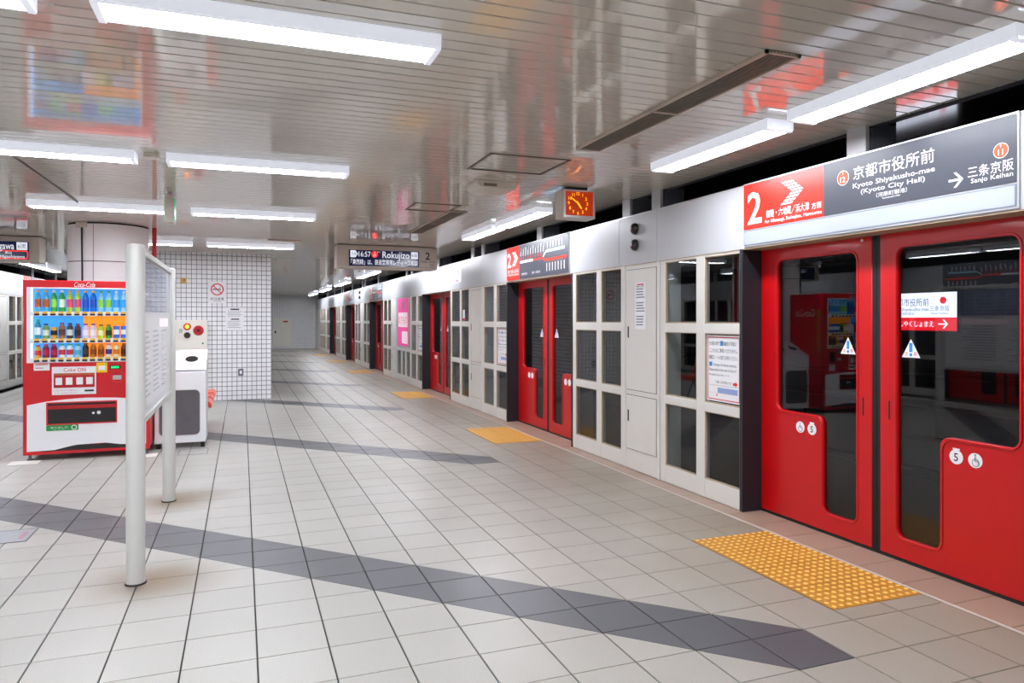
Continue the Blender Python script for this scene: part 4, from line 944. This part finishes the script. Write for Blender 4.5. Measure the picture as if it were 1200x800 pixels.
part(vm, 'kick_rail', MB().box(-0.58, 0.58, 0.004, 0.06, 0.062, 0.092).mesh('kick_rail', v_red, 0.003)); part(vm, 'kick_panel', MB().box(-0.42, 0.44, -0.003, 0.0, 0.094, 0.148).mesh('kick_panel', v_dark))
for x in (-0.53, 0.53):
    for y in (0.06, 0.64): part(vm, 'foot', MB().lathe([(0.03, 0.006), (0.03, 0.016), (0.014, 0.02), (0.014, 0.08)], 12, (x, y, 0)).mesh('foot', steel_dark, smooth=True))
part(vm, 'lettering', text_mesh([('Coca-Cola', (0.5805, 0.38, 1.56), 0.12, 'C', 0.4, 0.01, 0.3)], F_XPOS, ink_white), 'white script logo on the side')
part(vm, 'side_strip', MB().box(0.58, 0.582, 0.06, 0.13, 0.95, 1.6).mesh('side_strip', mat('side_strip_amber', 'b07a18', 0.4)))
for x, nm in ((-2.06, 'left'), (-0.98, 'right')):
    single('anchor_plate', MB().box(-0.13, 0.13, -0.1, 0.1, 0, 0.006).mesh('anchor_plate', paper_plate := mat('anchor_plate_%s' % nm, 'd9d7d0', 0.45), 0.002), 'flat pale floor plate under the %s front foot of the vending machine' % nm, 'floor plate', (x, 8.50, 0), 0, 'floor plates')

# the sample drinks on the three shelves: every one its own thing
DR = {}
def dmat(c):
    if c not in DR: DR[c] = mat('drink_' + c, c, 0.25, emit=0.12)
    return DR[c]
def bottle(shelf, col, h, r, body, lab, cap, kind, label):
    t = thing('drink_bottle' if kind != 'can' else 'drink_can', label, 'bottle' if kind != 'can' else 'can', (VX + COLX[col], VY + 0.042, SHELF_Z[shelf]), 0, 'sample drinks on the %s shelf' % ('top', 'middle', 'bottom')[shelf])
    r = 0.0295 if kind != 'pet' else 0.0285
    if kind == 'can':
        part(t, 'can_body', MB().lathe([(r * 0.85, 0), (r, 0.008), (r, h - 0.01), (r * 0.85, h)], 12).mesh('can_body', dmat(body), smooth=True))
        part(t, 'label_band', MB().lathe([(r * 1.02, h * 0.3), (r * 1.02, h * 0.7)], 12).mesh('label_band', dmat(lab), smooth=True)); return
    pf = [(r * 0.9, 0), (r, 0.01), (r, h * 0.62), (r * 0.92, h * 0.7), (r * 0.45, h * 0.88), (r * 0.42, h * 0.9)]
    if kind == 'short': pf = [(r * 0.92, 0), (r, 0.01), (r, h * 0.66), (r * 0.95, h * 0.74), (r * 0.62, h * 0.86), (r * 0.6, h * 0.88)]
    part(t, 'bottle_body', MB().lathe(pf, 12).mesh('bottle_body', dmat(body), smooth=True))
    part(t, 'label_band', MB().lathe([(r * 1.03, h * 0.2), (r * 1.03, h * 0.58)], 12).mesh('label_band', dmat(lab), smooth=True))
    part(t, 'cap', MB().lathe([(r * (0.5 if kind == 'pet' else 0.66), h * 0.895), (r * (0.5 if kind == 'pet' else 0.66), h)], 12).mesh('cap', dmat(cap), smooth=True))
top = [('58b0dc', 'b05a2a', 'e8b018', 'blue and brown'), ('58b0dc', 'b05a2a', 'e8b018', 'blue and brown'), ('3fa83a', '8cd05a', 'e8f0e8', 'green tea'), ('2f9a48', 'd8efd8', 'eef4ee', 'green and white'), ('b6d44a', 'd8506a', 'e8a838', 'lime and pink'), ('b6d44a', 'd8506a', 'e8a838', 'lime and pink'),
       ('1f6fd0', '2a50b8', 'f0b828', 'deep blue'), ('1f6fd0', '2a50b8', 'f0b828', 'deep blue'), ('8fd4f0', '8ad04a', '3cb84a', 'clear with green cap'), ('8fd4f0', '8ad04a', '3cb84a', 'clear with green cap'), ('9fdcf4', '3fa0e0', 'e8f4f8', 'clear blue water'), ('9fdcf4', '3fa0e0', 'e8f4f8', 'clear blue water'), ('9fdcf4', '3fa0e0', 'e8f4f8', 'clear blue water')]
mid = [('3a8fa8', 'e4eef0', '4ab048', 'pet', 0.20, 'tall teal'), ('7a9a4a', 'd8e4d0', '30343a', 'short', 0.155, 'olive'), ('d8a030', '2a2420', 'b05828', 'can', 0.12, 'gold and black'), ('a06a4a', '6a4030', '8a4a50', 'short', 0.165, 'brown'), ('4a3a34', 'e0dcd0', '2a3040', 'short', 0.16, 'dark with cream label'), ('5a3a34', '2e2428', '7a2a30', 'short', 0.155, 'dark brown'),
       ('d8d4ec', 'f0eef8', '5a4ab0', 'short', 0.155, 'white and violet'), ('d8d4ec', 'f0eef8', '5a4ab0', 'short', 0.155, 'white and violet'), ('b8d838', 'e8f0b0', '2a6a3a', 'short', 0.145, 'lime'), ('2f9a38', '103818', '3a7a30', 'short', 0.145, 'deep green'), ('2a6ad0', 'e0ecf8', 'd0d8e0', 'can', 0.13, 'blue and white'), ('2a6ad0', 'e0ecf8', 'd0d8e0', 'can', 0.13, 'blue and white'), ('2a6ad0', 'e0ecf8', 'd0d8e0', 'can', 0.13, 'blue and white')]
low = [('e0b040', 'd84030', 'd03028', 'short', 0.13, 'yellow and red'), ('8a1a38', 'c02848', 'c83048', 'short', 0.14, 'wine red'), ('8a1a38', 'c02848', 'c83048', 'short', 0.14, 'wine red'), ('e8eef0', 'd03840', '3cb858', 'short', 0.14, 'white with red ring'), ('e8eef0', 'd03840', '3cb858', 'short', 0.14, 'white with red ring'), ('a8d8e8', '58b8c8', '3cb858', 'short', 0.135, 'pale aqua'),
       ('2a2628', '4a3a34', '1c1c20', 'short', 0.145, 'black'), ('b86a2a', '8a4a20', 'c88040', 'short', 0.14, 'caramel'), ('b86a2a', '8a4a20', 'c88040', 'short', 0.14, 'caramel'), ('e0dcd8', '4a3a90', 'b08ac0', 'short', 0.14, 'white and purple'), ('e8d8b0', 'd88a30', 'd8a050', 'short', 0.135, 'cream and orange'), ('6a3a24', '3a201c', '7a3a20', 'short', 0.14, 'dark cocoa'), ('6a3a24', '3a201c', '7a3a20', 'short', 0.14, 'dark cocoa')]
for k, (bd, lb, cp, nm) in enumerate(top): bottle(0, k, 0.222, 0.021, bd, lb, cp, 'pet', '%s bottle, %s from the left on the top vending shelf' % (nm, NTH[k]))
for k, (bd, lb, cp, kd, h, nm) in enumerate(mid): bottle(1, k, h, 0.021, bd, lb, cp, kd, '%s %s, %s from the left on the middle vending shelf' % (nm, 'can' if kd == 'can' else 'bottle', NTH[k]))
for k, (bd, lb, cp, kd, h, nm) in enumerate(low): bottle(2, k, h, 0.021, bd, lb, cp, kd, '%s bottle, %s from the left on the bottom vending shelf' % (nm, NTH[k]))

# ------------------------------------------------------------------ waste bin
BX, BY = -0.65, 8.85
bin_w = mat('bin_white_enamel', 'eceef2', 0.3, noise=0.02); bin_win = mat('bin_smoked_window', '5d5a60', 0.2, noise=0.25, nscale=9)
t = thing('waste_bin', 'white bottle and can bin with round holes and a smoked window beside the vending machine', 'bin', (BX, BY, 0))
part(t, 'body', MB().box(-0.265, 0.265, 0, 0.5, 0.06, 0.868).mesh('body', bin_w, 0.012))
part(t, 'lid', MB().prism([(0.0, 0.875), (0.5, 0.875), (0.5, 1.095), (0.42, 1.09), (0.0, 0.885)], 'x', -0.268, 0.268).mesh('lid', bin_w, 0.006), 'sloping white lid')
sl_a = math.atan2(1.09 - 0.885, 0.42); F_LID = (Vector((1, 0, 0)), Vector((0, math.cos(sl_a), math.sin(sl_a))), Vector((0, -math.sin(sl_a), math.cos(sl_a))))
for x in (-0.12, 0.10):
    pass
lid_o = Vector((0, 0.0, 0.885))
def lid_pt(x, v): return lid_o + Vector((x, 0, 0)) + F_LID[1] * v
for x in (-0.135, 0.105): part(t, 'hole', plate_mesh([circ(0, 0, 0.068, 24)], F_LID, tuple(lid_pt(x, 0.25)), 0.002, black_rubber, 0, 'hole'), 'round black hole')
part(t, 'lettering', text_mesh([('びん・かん・ペットボトル', tuple(lid_pt(-0.02, 0.13)), 0.03, 'C', 0.3, 0.01), ('PET', tuple(lid_pt(-0.135, 0.41)), 0.03), ('かん', tuple(lid_pt(0.105, 0.41)), 0.03)], F_LID, ink_red))
part(t, 'window', plate_mesh([round_poly(rect(-0.215, 0.20, 0.15, 0.655), 0.05)], F_FRONT, (0, 0, 0), 0.003, bin_win, 0, 'window'), 'smoked grey window')
part(t, 'window_trim', plate_mesh([round_poly(rect(-0.222, 0.207, 0.143, 0.662), 0.055), round_poly(rect(-0.215, 0.20, 0.15, 0.655), 0.05)], F_FRONT, (0, 0, 0), 0.005, alu, 0, 'window_trim'))
for x in (-0.23, 0.23):
    for y in (0.05, 0.45): part(t, 'foot', MB().lathe([(0.022, 0), (0.022, 0.06)], 12, (x, y, 0)).mesh('foot', black_rubber, smooth=True))
t = thing('floor_cover', 'tiled floor cover with a thin metal rim in front of the white bin', 'floor cover', (-0.50, 8.62, 0), 0, 'floor covers')
part(t, 'rim', plate_mesh([rect(-0.15, 0.15, -0.22, 0.16), rect(-0.14, 0.14, -0.21, 0.15)], F_UP, (0, 0, 0), 0.002, steel_dark, 0, 'rim'))
t = thing('floor_hatch', 'grey metal inspection cover set in the floor at the left edge', 'floor cover', (-1.52, 5.65, 0), 0, 'floor covers')
part(t, 'plate', MB().box(-0.17, 0.19, -0.15, 0.15, 0, 0.002).mesh('plate', mat('galvanised_plate', '9a9ea4', 0.35, metal=0.2, noise=0.2, nscale=40)))
part(t, 'rim', plate_mesh([rect(-0.18, 0.20, -0.16, 0.16), rect(-0.17, 0.19, -0.15, 0.15)], F_UP, (0, 0, 0), 0.003, steel_dark, 0, 'rim'))
part(t, 'painted_mark', MB().box(0.13, 0.16, -0.08, 0.08, 0.002, 0.0028).mesh('painted_mark', mat('faded_red_mark', 'b08a98', 0.6)))

# ------------------------------------------------------------------ bench of orange seats behind the bin
seat_or = mat('seat_orange_plastic', 'f2583a', 0.35)
t = thing('platform_bench', 'row of orange moulded seats on a steel rail behind the white bin', 'bench', (-0.62, 10.35, 0))
for k, y in enumerate((-0.62, 0.0, 0.62)):
    P = [(-0.22, 0.80), (-0.18, 0.81), (-0.13, 0.55), (-0.10, 0.45), (0.0, 0.425), (0.16, 0.44), (0.24, 0.45), (0.275, 0.41), (0.26, 0.36), (0.22, 0.395), (0.0, 0.385), (-0.13, 0.41), (-0.16, 0.5)]
    part(t, 'seat', MB().prism(P, 'y', y - 0.24, y + 0.24).mesh('seat', seat_or, 0.008), 'orange seat shell')
part(t, 'rail', MB().box(-0.05, 0.03, -0.9, 0.9, 0.33, 0.385).mesh('rail', steel_dark, 0.004))
for y in (-0.7, 0.0, 0.7): part(t, 'leg', MB().tube((0.0, y, 0.33), (0.14, y, 0.0), 0.016, 8).tube((-0.02, y, 0.33), (-0.16, y, 0.0), 0.016, 8).mesh('leg', steel_dark, smooth=True))

# ------------------------------------------------------------------ notice board on two posts
t = thing('notice_board', 'free-standing notice board on two white posts seen nearly edge-on', 'notice board', (-0.547, 4.405, 0))
for y, r in ((0, 0.048), (1.907, 0.048)):
    o = part(t, 'post', MB().lathe([(r, 0), (r, 1.848), (r * 0.85, 1.862), (r * 0.3, 1.868)], 28, (0, y, 0)).mesh('post', post_paint, smooth=True), 'round white post')
    part(o, 'base_collar', MB().lathe([(r + 0.008, 0), (r + 0.004, 0.008)], 28, (0, y, 0)).mesh('base_collar', black_rubber, smooth=True))
ya, yb, za, zb = 0.045, 1.862, 0.885, 1.85
part(t, 'frame', MB().box(-0.028, 0.028, ya, yb, za - 0.03, za + 0.005).box(-0.028, 0.028, ya, yb, zb - 0.035, zb).box(-0.028, 0.028, ya, ya + 0.03, za, zb).box(-0.028, 0.028, yb - 0.03, yb, za, zb).mesh('frame', post_paint, 0.004))
part(t, 'backing', MB().box(-0.012, 0.012, ya + 0.03, yb - 0.03, za, zb - 0.03).mesh('backing', mat('board_backing', 'e3e5ea', 0.05)), 'pale backing board')
gloss_paper = mat('laminated_paper', 'f2f3f6', 0.03, ior=1.8)
print_blue = mat('map_print_blue_grey', '8790a8', 0.03, noise=0.6, nscale=14)
part(t, 'poster', MB().box(0.012, 0.014, ya + 0.05, yb - 0.06, 1.50, zb - 0.05).mesh('poster', print_blue), 'dark printed map')
part(t, 'poster', MB().box(0.012, 0.014, ya + 0.05, yb - 0.06, 0.93, 1.48).mesh('poster', gloss_paper), 'pale printed sheet')
pr_ = MB()
for k in range(13):
    for j in range(3):
        y0 = ya + 0.12 + 0.52 * j; pr_.box(0.014, 0.0144, y0, y0 + 0.42 * random.uniform(0.6, 1.0), 1.37 - 0.032 * k, 1.382 - 0.032 * k)
part(t, 'printed_text', pr_.mesh('printed_text', mat('pale_grey_print', 'b9bdc8', 0.03, ior=1.8)), kind='stuff')
pr_ = MB()
for k in range(7): pr_.box(0.014, 0.0144, ya + 0.1, yb - 0.12, 1.535 + 0.04 * k, 1.541 + 0.04 * k)
for k in range(12): pr_.box(0.014, 0.0145, ya + 0.15 + 0.125 * k, ya + 0.16 + 0.125 * k, 1.53 + 0.02 * (k % 3), 1.76)
part(t, 'map_lines', pr_.mesh('map_lines', mat('map_line_print', 'aab2c8', 0.03)), kind='stuff')
part(t, 'poster_heading', MB().box(0.014, 0.0146, yb - 0.8, yb - 0.2, 1.40, 1.46).mesh('poster_heading', pink_l))

# ------------------------------------------------------------------ on the tiled core wall (front face y = core[2])
WY = core[2]
t = thing('no_smoking_sign', 'square white no-smoking sign with red ring on the tiled wall', 'sign', (-0.415, WY, 0))
part(t, 'plate', MB().box(-0.15, 0.15, -0.008, 0, 1.75, 2.13).mesh('plate', paper, 0.002))
part(t, 'cigarette', MB().box(-0.075, 0.06, -0.0092, -0.008, 1.987, 2.005).mesh('cigarette', ink_black)); part(t, 'smoke_mark', MB().box(0.045, 0.055, -0.0092, -0.008, 2.01, 2.05).mesh('smoke_mark', ink_grey))
ring = plate_mesh([circ(0, 1.995, 0.108, 36), circ(0, 1.995, 0.088, 36)], F_FRONT, (0, -0.008, 0), 0.002, ink_red, 0, 'red_ring'); part(t, 'red_ring', ring)
bar = MB().prism([(-0.072, 2.055), (-0.060, 2.067), (0.072, 1.935), (0.060, 1.923)], 'y', -0.0105, -0.008); part(t, 'red_bar', bar.mesh('red_bar', ink_red))
part(t, 'lettering', text_mesh([('終日禁煙', (0, -0.0085, 1.825), 0.055, 'C', 0.22), ('No Smoking', (0, -0.0085, 1.78), 0.018, 'C', 0.12)], F_FRONT, ink_black))
t = thing('wall_notice', 'white paper notice with black headings on the tiled wall below the no-smoking sign', 'notice', (-0.123, WY, 0))
part(t, 'sheet', MB().box(-0.155, 0.155, -0.003, 0, 1.258, 1.674).mesh('sheet', paper))
hd = MB().box(-0.07, 0.075, -0.004, -0.003, 1.628, 1.652).box(-0.06, 0.075, -0.004, -0.003, 1.45, 1.472); part(t, 'heading', hd.mesh('heading', ink_black))
rl = MB()
for k in range(4): rl.box(-0.12, 0.12 - 0.03 * (k % 2), -0.004, -0.003, 1.595 - 0.028 * k, 1.602 - 0.028 * k)
for k in range(5): rl.box(-0.12, 0.10 - 0.03 * (k % 2), -0.004, -0.003, 1.42 - 0.028 * k, 1.427 - 0.028 * k)
part(t, 'ruled_text', rl.mesh('ruled_text', ink_grey))
t = thing('brass_plate', 'small square brass plate high on the tiled wall', 'plate', (-0.966, WY, 0))
brass = mat('brass', 'a98a4a', 0.35, metal=0.7); part(t, 'plate', MB().box(-0.05, 0.05, -0.01, 0, 2.09, 2.19).mesh('plate', brass, 0.004)); part(t, 'knob', MB().tube((0.01, -0.02, 2.15), (0.01, -0.01, 2.15), 0.016, 12).mesh('knob', mat('brass_dark', '6e5626', 0.4, metal=0.6)))
t = thing('power_outlet', 'small grey power outlet low on the tiled wall', 'outlet', (-0.02, WY, 0))
part(t, 'plate', MB().box(-0.045, 0.045, -0.008, 0, 0.435, 0.565).mesh('plate', steel_dark, 0.004)); part(t, 'socket', MB().box(-0.018, 0.018, -0.011, -0.008, 0.47, 0.53).mesh('socket', paper, 0.002))
cab = mat('cabinet_cream', 'f0ede4', 0.35)
t = thing('fire_hydrant_cabinet', 'cream fire hydrant cabinet with red lamp and bell on the tiled wall', 'fire cabinet', (-0.80, WY - 0.002, 0))
part(t, 'body', MB().box(-0.42, 0.225, -0.16, 0, 0.0, 1.444).mesh('body', cab, 0.006))
part(t, 'alarm_panel', MB().box(-0.26, 0.215, -0.168, -0.16, 1.10, 1.435).mesh('alarm_panel', cab, 0.003)); part(t, 'alarm_panel', MB().box(-0.41, -0.268, -0.168, -0.16, 1.10, 1.435).mesh('alarm_panel', cab, 0.003))
part(t, 'hose_door', MB().box(-0.41, 0.215, -0.168, -0.16, 0.12, 1.088).mesh('hose_door', cab, 0.003), 'large cream hose door')
def knobm(x, z, r, d, m): return MB().tube((x, -0.168, z), (x, -0.168 - d, z), r, 20, r * 0.8).mesh('knob', m, smooth=True)
o = part(t, 'alarm_lamp', knobm(-0.095, 1.33, 0.062, 0.03, mat('lamp_collar_red', 'b01a18', 0.3)), 'red alarm lamp'); part(o, 'lamp_glow', MB().tube((-0.095, -0.198, 1.33), (-0.095, -0.215, 1.33), 0.035, 16, 0.024).mesh('lamp_glow', mat('lamp_glow', 'ffb040', 0.3, emit=4.0, ecol='ff9020'), smooth=True))
part(t, 'alarm_button', knobm(-0.095, 1.18, 0.055, 0.03, mat('dark_button', '2a1416', 0.35)), 'dark push button')
o = part(t, 'alarm_bell', knobm(0.085, 1.262, 0.088, 0.035, mat('bell_red', 'b81420', 0.3)), 'red alarm bell'); part(o, 'bell_boss', MB().tube((0.085, -0.203, 1.262), (0.085, -0.212, 1.262), 0.025, 14).mesh('bell_boss', jamb_dark))
for tx, x in (('消火栓', -0.335), ('発信機', -0.2)): part(t, 'lettering', text_mesh([(tx, (x, -0.1685, 1.26), 0.08, 'C', 0.05)], F_FRONT, ink_black))
part(t, 'hose_handle', MB().box(-0.33, -0.29, -0.19, -0.168, 0.80, 1.05).mesh('hose_handle', steel_dark, 0.004)); part(t, 'green_tag', MB().box(0.14, 0.17, -0.1685, -0.168, 1.02, 1.05).mesh('green_tag', v_green))

# ------------------------------------------------------------------ cabinet door on the far wall
t = thing('wall_hatch', 'cream wall cabinet door with a red mark on the far tiled wall', 'cabinet', (1.88, Y1, 0))
part(t, 'frame', MB().box(-0.44, 0.44, -0.03, 0, 0.11, 1.52).mesh('frame', cab, 0.006)); part(t, 'leaf', MB().box(-0.40, 0.40, -0.036, -0.03, 0.15, 1.48).mesh('leaf', cab, 0.003))
part(t, 'red_mark', MB().box(0.05, 0.28, -0.038, -0.036, 1.33, 1.40).mesh('red_mark', ink_red)); part(t, 'latch', MB().box(-0.35, -0.28, -0.045, -0.036, 0.78, 0.9).mesh('latch', black_rubber, 0.003))
